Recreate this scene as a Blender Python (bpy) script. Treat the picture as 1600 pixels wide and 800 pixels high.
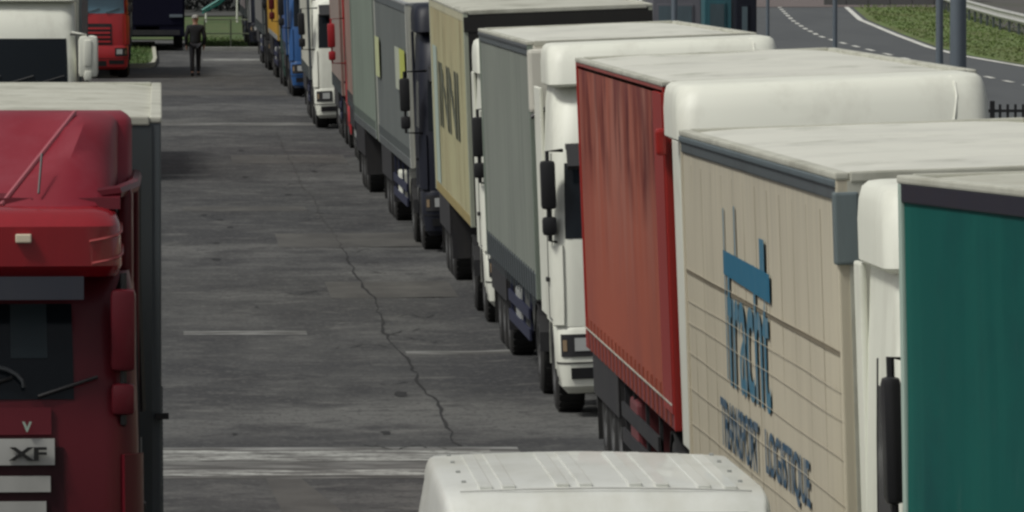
import bpy, bmesh, math, random
from mathutils import Vector, noise as mnoise
random.seed(7)
S = bpy.context.scene
for o in list(bpy.data.objects): bpy.data.objects.remove(o)
C = S.collection
R = math.radians
# ------------------------------------------------------------------ camera
cam = bpy.data.cameras.new('camera'); co = bpy.data.objects.new('camera', cam); C.objects.link(co); S.camera = co
cam.sensor_width = 36; cam.lens = 36*12500/1600; cam.clip_start = 1; cam.clip_end = 6000
co.location = (0, 0, 5.1)
co.rotation_euler = (R(90)-math.atan(490/12500), 0, -math.atan(550/12500))
# ------------------------------------------------------------------ light
SUN_EL, SUN_AZ = R(56), R(248)          # direction to the sun, azimuth measured from +Y clockwise
w = bpy.data.worlds.new('World'); S.world = w; w.use_nodes = True
nt = w.node_tree; bg = nt.nodes['Background']
sky = nt.nodes.new('ShaderNodeTexSky'); sky.sky_type = 'NISHITA'; sky.sun_disc = False
sky.sun_elevation = SUN_EL; sky.sun_rotation = SUN_AZ
sky.air_density = 1.0; sky.dust_density = 4.0; sky.ozone_density = 1.0
hs = nt.nodes.new('ShaderNodeHueSaturation'); hs.inputs['Saturation'].default_value = 0.25
nt.links.new(sky.outputs[0], hs.inputs['Color']); nt.links.new(hs.outputs[0], bg.inputs[0])
bg.inputs[1].default_value = 0.062
sl = bpy.data.lights.new('sun', 'SUN'); so = bpy.data.objects.new('sun', sl); C.objects.link(so)
sl.energy = 1.95; sl.angle = R(11); sl.color = (1.0, .985, .905)
d = Vector((math.sin(SUN_AZ)*math.cos(SUN_EL), math.cos(SUN_AZ)*math.cos(SUN_EL), math.sin(SUN_EL)))
so.rotation_euler = d.to_track_quat('Z', 'Y').to_euler()
S.view_settings.view_transform = 'Standard'; S.view_settings.look = 'None'
S.view_settings.exposure = 0.2; S.view_settings.gamma = 1
S.render.engine = 'CYCLES'
try: S.cycles.filter_width = 2.6
except Exception: pass

# ------------------------------------------------------------------ materials
MATS = {}
def mat(name, col, rough=.5, metal=0, dirt=.35, sc=(2, 2, .35), dcol=None, bump=0, coat=0, spec=.5, contrast=(.45, .75)):
    if name in MATS: return MATS[name]
    m = bpy.data.materials.new(name); m.use_nodes = True; MATS[name] = m
    t = m.node_tree; n = t.nodes; p = n['Principled BSDF']
    p.inputs['Roughness'].default_value = rough; p.inputs['Metallic'].default_value = metal
    p.inputs['Coat Weight'].default_value = coat; p.inputs['Specular IOR Level'].default_value = spec
    col = tuple(col)+(1,)
    if dirt <= 0:
        p.inputs['Base Color'].default_value = col; return m
    tc = n.new('ShaderNodeTexCoord'); mp = n.new('ShaderNodeMapping'); mp.inputs['Scale'].default_value = sc
    t.links.new(tc.outputs['Object'], mp.inputs[0])
    nz = n.new('ShaderNodeTexNoise'); nz.inputs['Scale'].default_value = 1; nz.inputs['Detail'].default_value = 8; nz.inputs['Roughness'].default_value = .65
    t.links.new(mp.outputs[0], nz.inputs['Vector'])
    rp = n.new('ShaderNodeMapRange'); rp.inputs[1].default_value = contrast[0]; rp.inputs[2].default_value = contrast[1]
    t.links.new(nz.outputs[0], rp.inputs[0])
    mu = n.new('ShaderNodeMath'); mu.operation = 'MULTIPLY'; mu.inputs[1].default_value = dirt; t.links.new(rp.outputs[0], mu.inputs[0])
    mx = n.new('ShaderNodeMix'); mx.data_type = 'RGBA'; mx.inputs[6].default_value = col
    dc = dcol or (col[0]*.3+.03, col[1]*.3+.028, col[2]*.3+.024)
    mx.inputs[7].default_value = tuple(dc)[:3]+(1,)
    t.links.new(mu.outputs[0], mx.inputs[0]); t.links.new(mx.outputs[2], p.inputs['Base Color'])
    if bump:
        b = n.new('ShaderNodeBump'); b.inputs['Strength'].default_value = bump; b.inputs['Distance'].default_value = .02
        t.links.new(nz.outputs[0], b.inputs['Height']); t.links.new(b.outputs[0], p.inputs['Normal'])
    m['mix'] = mx.name; m['noise'] = nz.name
    return m
def second_layer(m, col, sc, lo, hi, amt, detail=6, coord='Object', loc=(0, 0, 0)):
    """mix one more noise-masked colour over a material"""
    t = m.node_tree; n = t.nodes; p = n['Principled BSDF']
    src = p.inputs['Base Color'].links[0].from_socket
    tc = n.new('ShaderNodeTexCoord'); mp = n.new('ShaderNodeMapping'); mp.inputs['Scale'].default_value = sc; mp.inputs['Location'].default_value = loc
    t.links.new(tc.outputs[coord], mp.inputs[0])
    nz = n.new('ShaderNodeTexNoise'); nz.inputs['Scale'].default_value = 1; nz.inputs['Detail'].default_value = detail; nz.inputs['Roughness'].default_value = .6
    t.links.new(mp.outputs[0], nz.inputs['Vector'])
    rp = n.new('ShaderNodeMapRange'); rp.inputs[1].default_value = lo; rp.inputs[2].default_value = hi; rp.inputs[4].default_value = amt
    t.links.new(nz.outputs[0], rp.inputs[0])
    mx = n.new('ShaderNodeMix'); mx.data_type = 'RGBA'; mx.inputs[7].default_value = tuple(col)+(1,)
    t.links.new(src, mx.inputs[6]); t.links.new(rp.outputs[0], mx.inputs[0]); t.links.new(mx.outputs[2], p.inputs['Base Color'])
    return m
def height_layer(m, col, z0, z1, amt, sc=(6, 6, .4)):
    """dirt that hangs between two heights of the object itself (grime run down from a roof edge, road spray)"""
    t = m.node_tree; n = t.nodes; p = n['Principled BSDF']
    src = p.inputs['Base Color'].links[0].from_socket
    tc = n.new('ShaderNodeTexCoord'); sp = n.new('ShaderNodeSeparateXYZ'); t.links.new(tc.outputs['Object'], sp.inputs[0])
    mr = n.new('ShaderNodeMapRange'); mr.inputs[1].default_value = z0; mr.inputs[2].default_value = z1; t.links.new(sp.outputs[2], mr.inputs[0])
    mp = n.new('ShaderNodeMapping'); mp.inputs['Scale'].default_value = sc; t.links.new(tc.outputs['Object'], mp.inputs[0])
    nz = n.new('ShaderNodeTexNoise'); nz.inputs['Scale'].default_value = 1; nz.inputs['Detail'].default_value = 5; t.links.new(mp.outputs[0], nz.inputs['Vector'])
    r2 = n.new('ShaderNodeMapRange'); r2.inputs[1].default_value = .38; r2.inputs[2].default_value = .68; r2.inputs[4].default_value = amt; t.links.new(nz.outputs[0], r2.inputs[0])
    mu = n.new('ShaderNodeMath'); mu.operation = 'MULTIPLY'; t.links.new(mr.outputs[0], mu.inputs[0]); t.links.new(r2.outputs[0], mu.inputs[1])
    mx = n.new('ShaderNodeMix'); mx.data_type = 'RGBA'; mx.inputs[7].default_value = tuple(col)+(1,)
    t.links.new(src, mx.inputs[6]); t.links.new(mu.outputs[0], mx.inputs[0]); t.links.new(mx.outputs[2], p.inputs['Base Color'])
    return m

white_paint = mat('white_paint', (.73, .74, .655), .5, dirt=.45, sc=(2.2, 2.2, .7), contrast=(.5, .8), dcol=(.38, .36, .30))
cream_paint = mat('cream_paint', (.70, .68, .60), .4, dirt=.3, sc=(1.5, 1.5, .5), coat=.2, dcol=(.38, .36, .28))
red_paint = mat('red_paint', (.092, .005, .011), .4, dirt=.25, coat=.1, spec=.3, dcol=(.10, .012, .016))
red2_paint = mat('bright_red_paint', (.42, .02, .025), .35, dirt=.3, coat=.3, dcol=(.12, .02, .02))
blue_paint = mat('blue_paint', (.02, .09, .26), .3, dirt=.35, coat=.3)
navy_paint = mat('navy_paint', (.008, .010, .020), .5, dirt=.4, spec=.3)
yellow_paint = mat('yellow_paint', (.55, .34, .06), .4, dirt=.4)
glass = mat('dark_glass', (.008, .011, .014), .12, dirt=0, spec=.22)
teal_glass = mat('blue_glass', (.10, .20, .26), .08, dirt=.3, spec=.8)
black_plastic = mat('black_plastic', (.012, .012, .014), .5, dirt=.3, dcol=(.05, .05, .045))
rubber = mat('rubber', (.014, .014, .014), .8, dirt=.5, dcol=(.05, .045, .04))
rim_m = mat('rim_steel', (.10, .10, .10), .45, .6, dirt=.5)
steel = mat('steel', (.38, .39, .39), .35, .7, dirt=.4)
chassis_m = mat('chassis', (.018, .018, .022), .6, dirt=.5, dcol=(.06, .055, .045))
navy_guard = mat('navy_guard', (.018, .022, .055), .5, dirt=.4)
grey_panel = mat('grey_panel', (.33, .34, .33), .5, dirt=.5)
lamp_white = mat('lamp_lens', (.40, .41, .40), .1, dirt=.2, spec=.8)
lamp_red = mat('red_lens', (.4, .01, .01), .2, dirt=.2)
orange_lens = mat('amber_lens', (.22, .16, .10), .2, dirt=.2)
tarp_white = mat('roof_tarpaulin', (.50, .50, .43), .6, dirt=.75, sc=(1.5, 1.5, 1.5), dcol=(.30, .29, .23), bump=.3)
tarp_clean = mat('pale_roof_sheet', (.64, .64, .57), .55, dirt=.55, sc=(.9, .6, .9), dcol=(.42, .42, .38), bump=.2)
rail_grey = mat('rail_grey', (.12, .14, .15), .45, .3, dirt=.5)
rail_alu = mat('rail_aluminium', (.42, .44, .44), .4, .5, dirt=.5)
ink_blue = mat('ink_blue', (.05, .17, .26), .6, dirt=.8, sc=(3, 4, 3), dcol=(.26, .30, .30))
ink_navy = mat('ink_navy', (.04, .10, .17), .5, dirt=.6, sc=(3, 3, 3), dcol=(.26, .29, .30))

# ------------------------------------------------------------------ mesh helpers
class MB:
    def __init__(s): s.v = []; s.f = []
    def add(s, vs, fs):
        k = len(s.v); s.v += [tuple(q) for q in vs]; s.f += [tuple(k+i for i in f) for f in fs]; return s
    def box(s, x0, x1, y0, y1, z0, z1, b=0):
        if x0 > x1: x0, x1 = x1, x0
        if y0 > y1: y0, y1 = y1, y0
        if z0 > z1: z0, z1 = z1, z0
        if b <= 0:
            return s.add([(x0,y0,z0),(x1,y0,z0),(x1,y1,z0),(x0,y1,z0),(x0,y0,z1),(x1,y0,z1),(x1,y1,z1),(x0,y1,z1)],
                         [(0,3,2,1),(4,5,6,7),(0,1,5,4),(1,2,6,5),(2,3,7,6),(3,0,4,7)])
        bm = bmesh.new(); bmesh.ops.create_cube(bm, size=1)
        for v in bm.verts: v.co = Vector(((x0+x1)/2+v.co.x*(x1-x0), (y0+y1)/2+v.co.y*(y1-y0), (z0+z1)/2+v.co.z*(z1-z0)))
        bmesh.ops.bevel(bm, geom=bm.edges[:], offset=min(b, (x1-x0)*.45, (y1-y0)*.45, (z1-z0)*.45), segments=2, affect='EDGES', profile=.6)
        bm.verts.index_update(); s.add([v.co for v in bm.verts], [[v.index for v in f.verts] for f in bm.faces]); bm.free(); return s
    def tube(s, pts, r, n=8):
        pts = [Vector(p) for p in pts]; rings = []
        for i, p in enumerate(pts):
            t = (pts[min(i+1, len(pts)-1)]-pts[max(i-1, 0)]).normalized()
            a = t.orthogonal().normalized() if abs(t.z) > .9 else t.cross(Vector((0, 0, 1))).normalized(); b = t.cross(a)
            rr = r[i] if isinstance(r, (list, tuple)) else r
            rings.append([p+a*math.cos(2*math.pi*k/n)*rr+b*math.sin(2*math.pi*k/n)*rr for k in range(n)])
        vs = [q for g in rings for q in g]; fs = []
        for i in range(len(pts)-1):
            for k in range(n): fs.append((i*n+k, i*n+(k+1) % n, (i+1)*n+(k+1) % n, (i+1)*n+k))
        fs.append(tuple(range(n-1, -1, -1))); fs.append(tuple((len(pts)-1)*n+k for k in range(n)))
        return s.add(vs, fs)
    def lathe_x(s, cx, cy, cz, prof, n=24):
        """profile (x offset, radius) turned about an axis along x"""
        vs = []; m = len(prof)
        for k in range(n):
            a = 2*math.pi*k/n
            for (dx, r) in prof: vs.append((cx+dx, cy+r*math.cos(a), cz+r*math.sin(a)))
        fs = [(k*m+j, k*m+j+1, ((k+1) % n)*m+j+1, ((k+1) % n)*m+j) for k in range(n) for j in range(m-1)]
        return s.add(vs, fs)
    def prism_x(s, poly, x0, x1):
        """poly in (y,z) extruded along x"""
        n = len(poly); vs = [(x0, y, z) for y, z in poly]+[(x1, y, z) for y, z in poly]
        fs = [tuple(range(n)), tuple(range(2*n-1, n-1, -1))]+[(k, (k+1) % n, n+(k+1) % n, n+k)[::-1] for k in range(n)]
        return s.add(vs, fs)
    def mesh(s, name, m, smooth=False):
        me = bpy.data.meshes.new(name); me.from_pydata(s.v, [], s.f); me.materials.append(m)
        bm = bmesh.new(); bm.from_mesh(me); bmesh.ops.recalc_face_normals(bm, faces=bm.faces[:]); bm.to_mesh(me); bm.free()
        if smooth:
            for p in me.polygons: p.use_smooth = True
            me.set_sharp_from_angle(angle=R(38))
        return me
    def build(s, name, m, parent=None, smooth=False):
        o = bpy.data.objects.new(name, s.mesh(name, m, smooth)); C.objects.link(o)
        if parent is not None: o.parent = parent
        return o
def link(name, me, parent, loc=(0, 0, 0)):
    o = bpy.data.objects.new(name, me); C.objects.link(o); o.parent = parent; o.location = loc; return o
def tag(o, label=None, cat=None, group=None, kind=None):
    if label: o['label'] = label
    if cat: o['category'] = cat
    if group: o['group'] = group
    if kind: o['kind'] = kind
    return o
def empty(name, loc, rot=(0, 0, 0)):
    o = bpy.data.objects.new(name, None); C.objects.link(o); o.location = loc; o.rotation_euler = rot; return o
def text(name, body, m, parent, origin, xdir, updir, width, height, bold=0.0, depth=.004):
    """flat lettering lying on a surface, stretched to width x height"""
    cu = bpy.data.curves.new('t', 'FONT'); cu.body = body; cu.size = 1; cu.extrude = .002; cu.offset = bold
    to = bpy.data.objects.new('t', cu); C.objects.link(to)
    dg = bpy.context.evaluated_depsgraph_get(); me = bpy.data.meshes.new_from_object(to.evaluated_get(dg))
    bpy.data.objects.remove(to)
    xs = [v.co.x for v in me.vertices]; ys = [v.co.y for v in me.vertices]
    x0, x1, y0, y1 = min(xs), max(xs), min(ys), max(ys)
    X = Vector(xdir); U = Vector(updir); N = X.cross(U); O = Vector(origin)
    for v in me.vertices:
        c = v.co.copy(); v.co = O+X*((c.x-x0)/(x1-x0)*width)+U*((c.y-y0)/(y1-y0)*height)+N*(c.z*depth/.004)
    me.materials.clear(); me.materials.append(m); me.name = name
    return link(name, me, parent)

# ------------------------------------------------------------------ ground
def g(x, y):
    return max(0, y-100)*.0079+.038*min(max(x-3.9, 0), 4.5)
asphalt = mat('asphalt', (.045, .0455, .0455), .85, dirt=.9, sc=(.55, .16, 1), dcol=(.024, .0245, .026), bump=0, contrast=(.42, .60))
second_layer(asphalt, (.090, .090, .086), (.30, .16, 1), .48, .66, .9, detail=9)
second_layer(asphalt, (.115, .115, .110), (.11, .13, 1), .50, .60, .65, detail=7, loc=(3, 1.7, 0))
second_layer(asphalt, (.020, .021, .024), (.16, .09, 1), .50, .64, .8, detail=7, loc=(7, 4, 0))
second_layer(asphalt, (.020, .020, .022), (.8, .40, 1), .50, .64, .85, loc=(5, 3, 0), detail=10)
second_layer(asphalt, (.125, .123, .116), (1.4, 1.3, 1), .54, .70, .7, loc=(9, 1, 0), detail=9)
second_layer(asphalt, (.024, .024, .025), (2.6, 2.2, 1), .52, .64, .7, loc=(4, 4, 0))
second_layer(asphalt, (.17, .17, .165), (2.8, 3.2, 1), .62, .74, .6, loc=(2, 8, 0))
second_layer(asphalt, (.095, .094, .09), (13, 4.5, 1), .52, .66, .6)
second_layer(asphalt, (.018, .018, .019), (16, 6, 1), .53, .66, .75, loc=(1, 7, 0))
def sheet(name, xs, ys, m, dz=0, kind='structure', parent=None):
    mb = MB(); nx = len(xs)
    vs = [(x, y, g(x, y)+dz) for y in ys for x in xs]
    fs = [(j*nx+i, j*nx+i+1, (j+1)*nx+i+1, (j+1)*nx+i) for j in range(len(ys)-1) for i in range(nx-1)]
    o = mb.add(vs, fs).build(name, m, parent)
    if kind: o['kind'] = kind
    return o
sheet('ground', [-3000, -60, -20, 0, 3.9, 8.4, 20, 60, 3000], [-60, 0, 50, 100, 200, 300, 500, 4000], asphalt)
def poly_sheet(name, pts, m, dz, kind='structure', extra=None):
    """flat polygon laid on the (locally planar) ground"""
    mb = MB().add([(x, y, g(x, y)+dz) for x, y in pts], [tuple(range(len(pts)))])
    o = mb.build(name, m); 
    if kind: o['kind'] = kind
    return o
def strip(name, pts, wd, m, dz, kind='structure', jitter=0):
    mb = MB(); vs = []; 
    for i, p in enumerate(pts):
        a = Vector(pts[max(i-1, 0)]); b = Vector(pts[min(i+1, len(pts)-1)]); t = (b-a).normalized(); nrm = Vector((-t.y, t.x))
        ww = wd*(1+jitter*random.uniform(-.7, .9))
        for s_ in (-.5, .5):
            q = Vector(p)+nrm*ww*s_; vs.append((q.x, q.y, g(q.x, q.y)+dz))
    fs = [(2*i, 2*i+1, 2*i+3, 2*i+2) for i in range(len(pts)-1)]
    o = mb.add(vs, fs).build(name, m)
    if kind: o['kind'] = kind
    return o
worn = mat('worn_road_paint', (.40, .41, .385), .8, dirt=1.0, sc=(1.4, 3.2, 1), dcol=(.13, .128, .12), contrast=(.42, .62))
second_layer(worn, (.060, .058, .055), (1.1, 4, 1), .47, .60, .95, detail=10)
second_layer(worn, (.075, .073, .07), (9, 9, 1), .52, .62, .8)
faint = mat('faint_road_paint', (.085, .082, .075), .8, dirt=1.0, sc=(.7, .8, 1), dcol=(.07, .068, .063), contrast=(.35, .6))
second_layer(faint, (.05, .048, .045), (1.2, .5, 1), .42, .60, .95)
ghost = mat('ghost_paint', (.27, .275, .265), .85, dirt=1.0, sc=(.6, 2.5, 1), dcol=(.075, .073, .068), contrast=(.35, .6))
second_layer(ghost, (.055, .053, .05), (1.1, 4, 1), .44, .58, .95, detail=10)
fresh = mat('road_paint', (.62, .62, .58), .8, dirt=.6, sc=(1, .3, 1), dcol=(.3, .3, .27))
crack_m = mat('crack_fill', (.010, .010, .011), .9, dirt=.3)
sheet('worn_line_ghost', [-2.5, 0, 3.6], [76.0, 80.7], ghost, .003)
sheet('painted_line', [-2.5, 0, 3.3], [78.5, 80.2], worn, .007)
sheet('painted_line', [-2.5, 0, 3.3], [76.3, 77.2], worn, .007)
sheet('painted_line', [3.05, 3.9, 4.4], [98.9, 99.7], ghost, .004)
sheet('painted_line', [.3, 1.9], [103.4, 104.3], ghost, .004)
sheet('painted_line', [-.4, 3.9, 5.0], [191.3, 193.6], ghost, .004)
sheet('painted_line', [1.4, 3.6], [259.5, 262.5], worn, .004)
for (x0, x1, y0, y1) in ((-.2, 3.5, 218, 223), (1.5, 3.9, 166, 171), (1.9, 4.2, 128, 133), (2.4, 4.2, 112.5, 117), (.4, 2.6, 142, 144)):
    sheet('faint_joint_line', [x0, (x0+x1)/2, x1], [y0, y1], faint, .004)
poly_sheet('worn_arrow_mark', [(1.0, 76.0), (1.34, 76.0), (1.66, 71), (1.75, 66), (1.2, 66), (1.1, 71)], faint, .003)
# the long joint crack in the tarmac, with side branches
cp = [(2.73, 192), (2.70, 178), (2.74, 165), (2.71, 153.8), (2.83, 147.6), (2.78, 139.2), (2.9, 134.2), (2.9, 120.9), (2.95, 115.3), (3.0, 111.8), (2.91, 103.9), (2.99, 99.6), (3.06, 98.1), (2.99, 92.4), (3.07, 87.3), (3.02, 83.9), (3.0, 80.1)]
cr = []
for i in range(len(cp)-1):
    n_ = max(2, int(abs(cp[i][1]-cp[i+1][1])/.7))
    for k in range(n_):
        t = k/n_; cr.append((cp[i][0]*(1-t)+cp[i+1][0]*t+random.uniform(-.035, .035), cp[i][1]*(1-t)+cp[i+1][1]*t))
strip('crack', [p for p in cr if p[1] < 128], .026, crack_m, .006, jitter=.95)
strip('crack', [p for p in cr if 127 < p[1] < 186], .016, mat('filled_joint', (.032, .031, .030), .9, dirt=.3), .006, jitter=.9)
for k in range(26):
    x = random.choice([3.0, 2.9, random.uniform(.2, 3.8)]); y = random.uniform(76, 175); p = [(x, y)]
    sx = random.choice([-1, 1])
    for j in range(random.randint(5, 14)):
        x += sx*random.uniform(.04, .12); y += random.uniform(-.5, .5); p.append((x, y))
    strip('crack', [(min(a, 3.88), b) for a, b in p], .02, crack_m, .005, jitter=.9)
for k in range(14):
    x, y = random.uniform(.3, 3.6), random.uniform(80, 180); n_ = 9; rr = random.uniform(.03, .10)
    poly_sheet('oil_spot', [(x+rr*math.cos(6.283*i/n_)*random.uniform(.6, 1.2), y+rr*6*math.sin(6.283*i/n_)*random.uniform(.6, 1.2)) for i in range(n_)], crack_m, .0055, 'stuff')

# ------------------------------------------------------------------ truck builder
class Loft:
    """cab shell: rounded-rectangle sections stacked in z. sec = (z, half width, front y, back y, corner radius)"""
    def __init__(s, secs, bulge=.05): s.s = secs; s.b = bulge
    def at(s, z):
        q = s.s
        if z <= q[0][0]: return q[0]
        for a, b in zip(q, q[1:]):
            if z <= b[0]:
                t = (z-a[0])/(b[0]-a[0]); return tuple(a[i]*(1-t)+b[i]*t for i in range(5))
        return q[-1]
    def P(s, z, a, off=0):
        _, w_, yf, yb, r = s.at(z); sx = 1 if a >= 0 else -1; a = abs(a); r = min(r, w_*.9)
        yf0 = yf+s.b
        if a <= 1: x = a*(w_-r); y = yf+s.b*(a*(w_-r)/w_)**2; nx, ny = 0, -1
        elif a <= 2:
            th = (a-1)*math.pi/2; cx = w_-r; y0 = yf+s.b*((w_-r)/w_)**2
            x = cx+r*math.sin(th); y = y0+r*(1-math.cos(th)); nx, ny = math.sin(th), -math.cos(th)
        else:
            y0 = yf+s.b*((w_-r)/w_)**2+r; x = w_; y = y0+(a-2)*(yb-y0); nx, ny = 1, 0
        return (sx*(x+nx*off), y+ny*off, z)
    def shell(s, mb, zs=None, cap=True, A=None):
        A = A or [-3, -2.5, -2, -1.75, -1.5, -1.25, -1, -.5, 0, .5, 1, 1.25, 1.5, 1.75, 2, 2.5, 3]
        zs = zs or [q[0] for q in s.s]; n = len(A)
        vs = [s.P(z, a) for z in zs for a in A]; fs = []
        for j in range(len(zs)-1):
            for i in range(n-1): fs.append((j*n+i, j*n+i+1, (j+1)*n+i+1, (j+1)*n+i))
            fs.append((j*n+n-1, j*n, (j+1)*n, (j+1)*n+n-1))
        if cap: fs.append(tuple(range(n))); fs.append(tuple((len(zs)-1)*n+i for i in range(n)))
        mb.add(vs, fs); return mb
    def patch(s, mb, z0, z1, a0, a1, off=.008, nz=6, na=8, th=.02, ins=None):
        """panel standing 'off' proud of the shell, with thickness"""
        zs = [z0+(z1-z0)*j/nz for j in range(nz+1)]; As = [a0+(a1-a0)*i/na for i in range(na+1)]; m = na+1
        o_ = [s.P(z, a, off) for z in zs for a in As]; i_ = [s.P(z, a, off-th) for z in zs for a in As]; k = len(o_)
        fs = [(j*m+i, j*m+i+1, (j+1)*m+i+1, (j+1)*m+i) for j in range(nz) for i in range(na)]
        rim = [i for i in range(m)]+[j*m+na for j in range(1, nz+1)]+[nz*m+i for i in range(na-1, -1, -1)]+[j*m for j in range(nz-1, 0, -1)]
        fs += [(rim[i], rim[(i+1) % len(rim)], k+rim[(i+1) % len(rim)], k+rim[i]) for i in range(len(rim))]
        mb.add(o_+i_, fs); return mb

def wheel_mesh(wd, r=.5):
    t = MB().lathe_x(0, 0, 0, [(-wd/2+.01, r*.55), (-wd/2, r*.62), (-wd/2, r*.9), (-wd/2+.03, r*.985), (-wd/2+.06, r), (wd/2-.06, r), (wd/2-.03, r*.985), (wd/2, r*.9), (wd/2, r*.62), (wd/2-.01, r*.55)], 28)
    for k in range(28):   # tread blocks
        a = 2*math.pi*k/28; c, s_ = math.cos(a), math.sin(a)
        q = [(-wd*.4, -.03), (wd*.4, -.03), (wd*.4, .03), (-wd*.4, .03)]
        vs = [(x, (r+.008)*c-d_*s_, (r+.008)*s_+d_*c) for x, d_ in q]+[(x, (r-.02)*c-d_*s_, (r-.02)*s_+d_*c) for x, d_ in q]
        t.add(vs, [(0, 1, 2, 3), (0, 1, 5, 4), (1, 2, 6, 5), (2, 3, 7, 6), (3, 0, 4, 7)])
    me_t = t.mesh('tyre', rubber, True)
    h = MB().lathe_x(0, 0, 0, [(-wd/2+.015, r*.58), (-wd/2+.0, r*.56), (-wd/2+.03, r*.5), (-wd*.12, r*.42), (-wd*.14, r*.2), (-wd/2+.03, r*.18), (-wd/2+.01, r*.12), (-wd/2+.0, 0.001)], 20)
    h.lathe_x(0, 0, 0, [(wd/2-.015, r*.58), (wd/2, r*.56), (wd/2-.03, r*.5), (wd*.12, r*.42), (wd*.14, r*.2), (wd/2-.03, r*.18), (wd/2-.01, r*.12), (wd/2, 0.001)], 20)
    for k in range(10):
        a = 2*math.pi*k/10
        for sx in (-1, 1): h.box(sx*wd*.16, sx*(wd*.16+.03), r*.3*math.cos(a)-.012, r*.3*math.cos(a)+.012, r*.3*math.sin(a)-.012, r*.3*math.sin(a)+.012)
    return me_t, h.mesh('rim', rim_m, True)
W1 = wheel_mesh(.31); W2 = wheel_mesh(.60)
def put_wheel(parent, x, y, dual=False, r=.5):
    W = W2 if dual else W1
    t = link('wheel', W[0], parent, (x, y, .5)); link('rim', W[1], t); return t

def make_cab(root, P):
    """P: parameters. y0 = cab nose (negative), width hw"""
    y0 = P.get('nose', -2.75); hw = P.get('hw', 1.22); yb = y0+2.2; mp_ = P['paint']; k = hw/1.22; low = P.get('detail', 1)
    cx = P.get('cx', 0)
    if cx:
        sub = None
    body = Loft([(.98, 1.22*k, y0+.02, yb, .20), (1.3, 1.22*k, y0+.03, yb, .22), (1.9, 1.215*k, y0+.08, yb, .22), (2.4, 1.20*k, y0+.20, yb, .22), (2.85, 1.18*k, y0+.33, yb, .22)]+([(3.0, 1.17*k, y0+.38, yb, .24), (3.35, 1.15*k, y0+.56, yb, .26), (P.get('roof', 4.0)-.43, 1.12*k, y0+.76, yb, .28)] if P.get('style', 'high') == 'high' else [(3.0, 1.15*k, y0+.42, yb, .26)]), .07)
    cab = body.shell(MB()).build('cab', mp_, root, True)
    zr = P.get('roof', 4.0)
    if P.get('style', 'high') == 'high':
        a_ = zr-.46
        dsec = [(a_, 1.17*k, y0+.58, yb, .14), (a_+.03, 1.215*k, y0+.50, yb, .16), (a_+.25, 1.215*k, y0+.57, yb, .17), (zr-.10, 1.205*k, y0+.64, yb, .19), (zr-.035, 1.185*k, y0+.69, yb, .20), (zr-.008, 1.15*k, y0+.77, yb, .20), (zr, 1.09*k, y0+.90, yb-.05, .20)]
    elif P.get('style') == 'low': dsec = [(2.96, 1.12*k, y0+.46, yb, .28), (3.1, 1.02*k, y0+.65, yb, .3), (3.14, .9*k, y0+.8, yb-.1, .3)]
    else:
        h_ = zr-2.96
        dsec = [(2.96, 1.16*k, y0+.38, yb, .28), (2.96+h_*.06, 1.19*k, y0+.36, yb, .30), (2.96+h_*.35, 1.20*k, y0+.46, yb, .34), (2.96+h_*.65, 1.20*k, y0+.62, yb, .38), (2.96+h_*.85, 1.18*k, y0+.78, yb, .40), (2.96+h_*.95, 1.14*k, y0+.92, yb, .40), (zr, 1.06*k, y0+1.08, yb-.05, .38)]
    df = Loft(dsec, P.get('dbulge', .06))
    if P.get('style') == 'custom':   # trough between two cheeks, widening upward
        rows = []; ts = [0, .12, .25, .38, .5, .62, .74, .84, .91, .96, .99, 1.0]; n_ = len(ts)-1
        for j in range(n_+1):
            t = ts[j]; cr_ = max(0, (t-.84)/.16); z = 3.42+(zr-3.42)*t; rg = .26+.46*t; e = max(0, t-.8)*1.2
            half = [(0, y0+.62+1.15*t), (rg*.6, y0+.62+1.13*t), (rg*.94, y0+.58+1.08*t), (rg, y0+.42+.80*t+e), ((rg+.9)/2, y0+.33+.74*t+e), (.86, y0+.40+.80*t+e), (.95, y0+.52+.84*t+e), (.985, y0+.70+.84*t+e), (1.00, y0+1.25+.5*t), (1.06, y0+1.30+.5*t), (1.09, y0+1.4+.5*t), (1.09, yb-.02)]
            half = [(x*(1-.07*cr_**3), y+.22*cr_**4) for x, y in half]
            rows.append([(-x, y, z) for x, y in half[::-1]]+[(x, y, z) for x, y in half[1:]])
        m_ = len(rows[0]); mbd = MB().add([p for q_ in rows for p in q_], [(j*m_+i, j*m_+i+1, (j+1)*m_+i+1, (j+1)*m_+i) for j in range(n_) for i in range(m_-1)]+[(j*m_+m_-1, j*m_, (j+1)*m_, (j+1)*m_+m_-1) for j in range(n_)]+[tuple(n_*m_+i for i in range(m_))])
        ro = mbd.build('roof_deflector', P.get('roof_paint', mp_), root, True)
    else: ro = df.shell(MB()).build('roof_deflector', P.get('roof_paint', mp_), root, True)
    if P.get('style', 'high') == 'high' and low:
        for s_ in (-1, 1):
            sd = MB()
            if s_ < 0: continue
            pts = [df.P(2.96+(zr-2.96)*t, s_*(.72+.25*t), -.001) for t in (.60, .7, .82, .93, .985)]
            sd.tube(pts, .012, 5)
            sd.build('panel_seam', P.get('seam', white_paint if mp_ in (white_paint, cream_paint) else mp_), ro)
    # bumper and steps
    bp = Loft([(.26, 1.12*k, y0+.12, y0+.72, .12), (.34, 1.19*k, y0+.02, y0+.74, .16), (.62, 1.22*k, y0-.02, y0+.76, .2), (.93, 1.22*k, y0, y0+.78, .2), (.975, 1.20*k, y0+.02, y0+.78, .2)], .07)
    b = bp.shell(MB()).build('bumper', P.get('bumper', mp_), root, True)
    bp.patch(MB(), .36, .52, -.55, .55, .01).build('lower_intake', black_plastic, b, True)
    if not P.get('noplate'): bp.patch(MB(), .56, .66, -.25, .25, .015, 1, 2).build('licence_plate', mat('plate_white', (.6, .6, .58), .5, dirt=.2), b)
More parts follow.
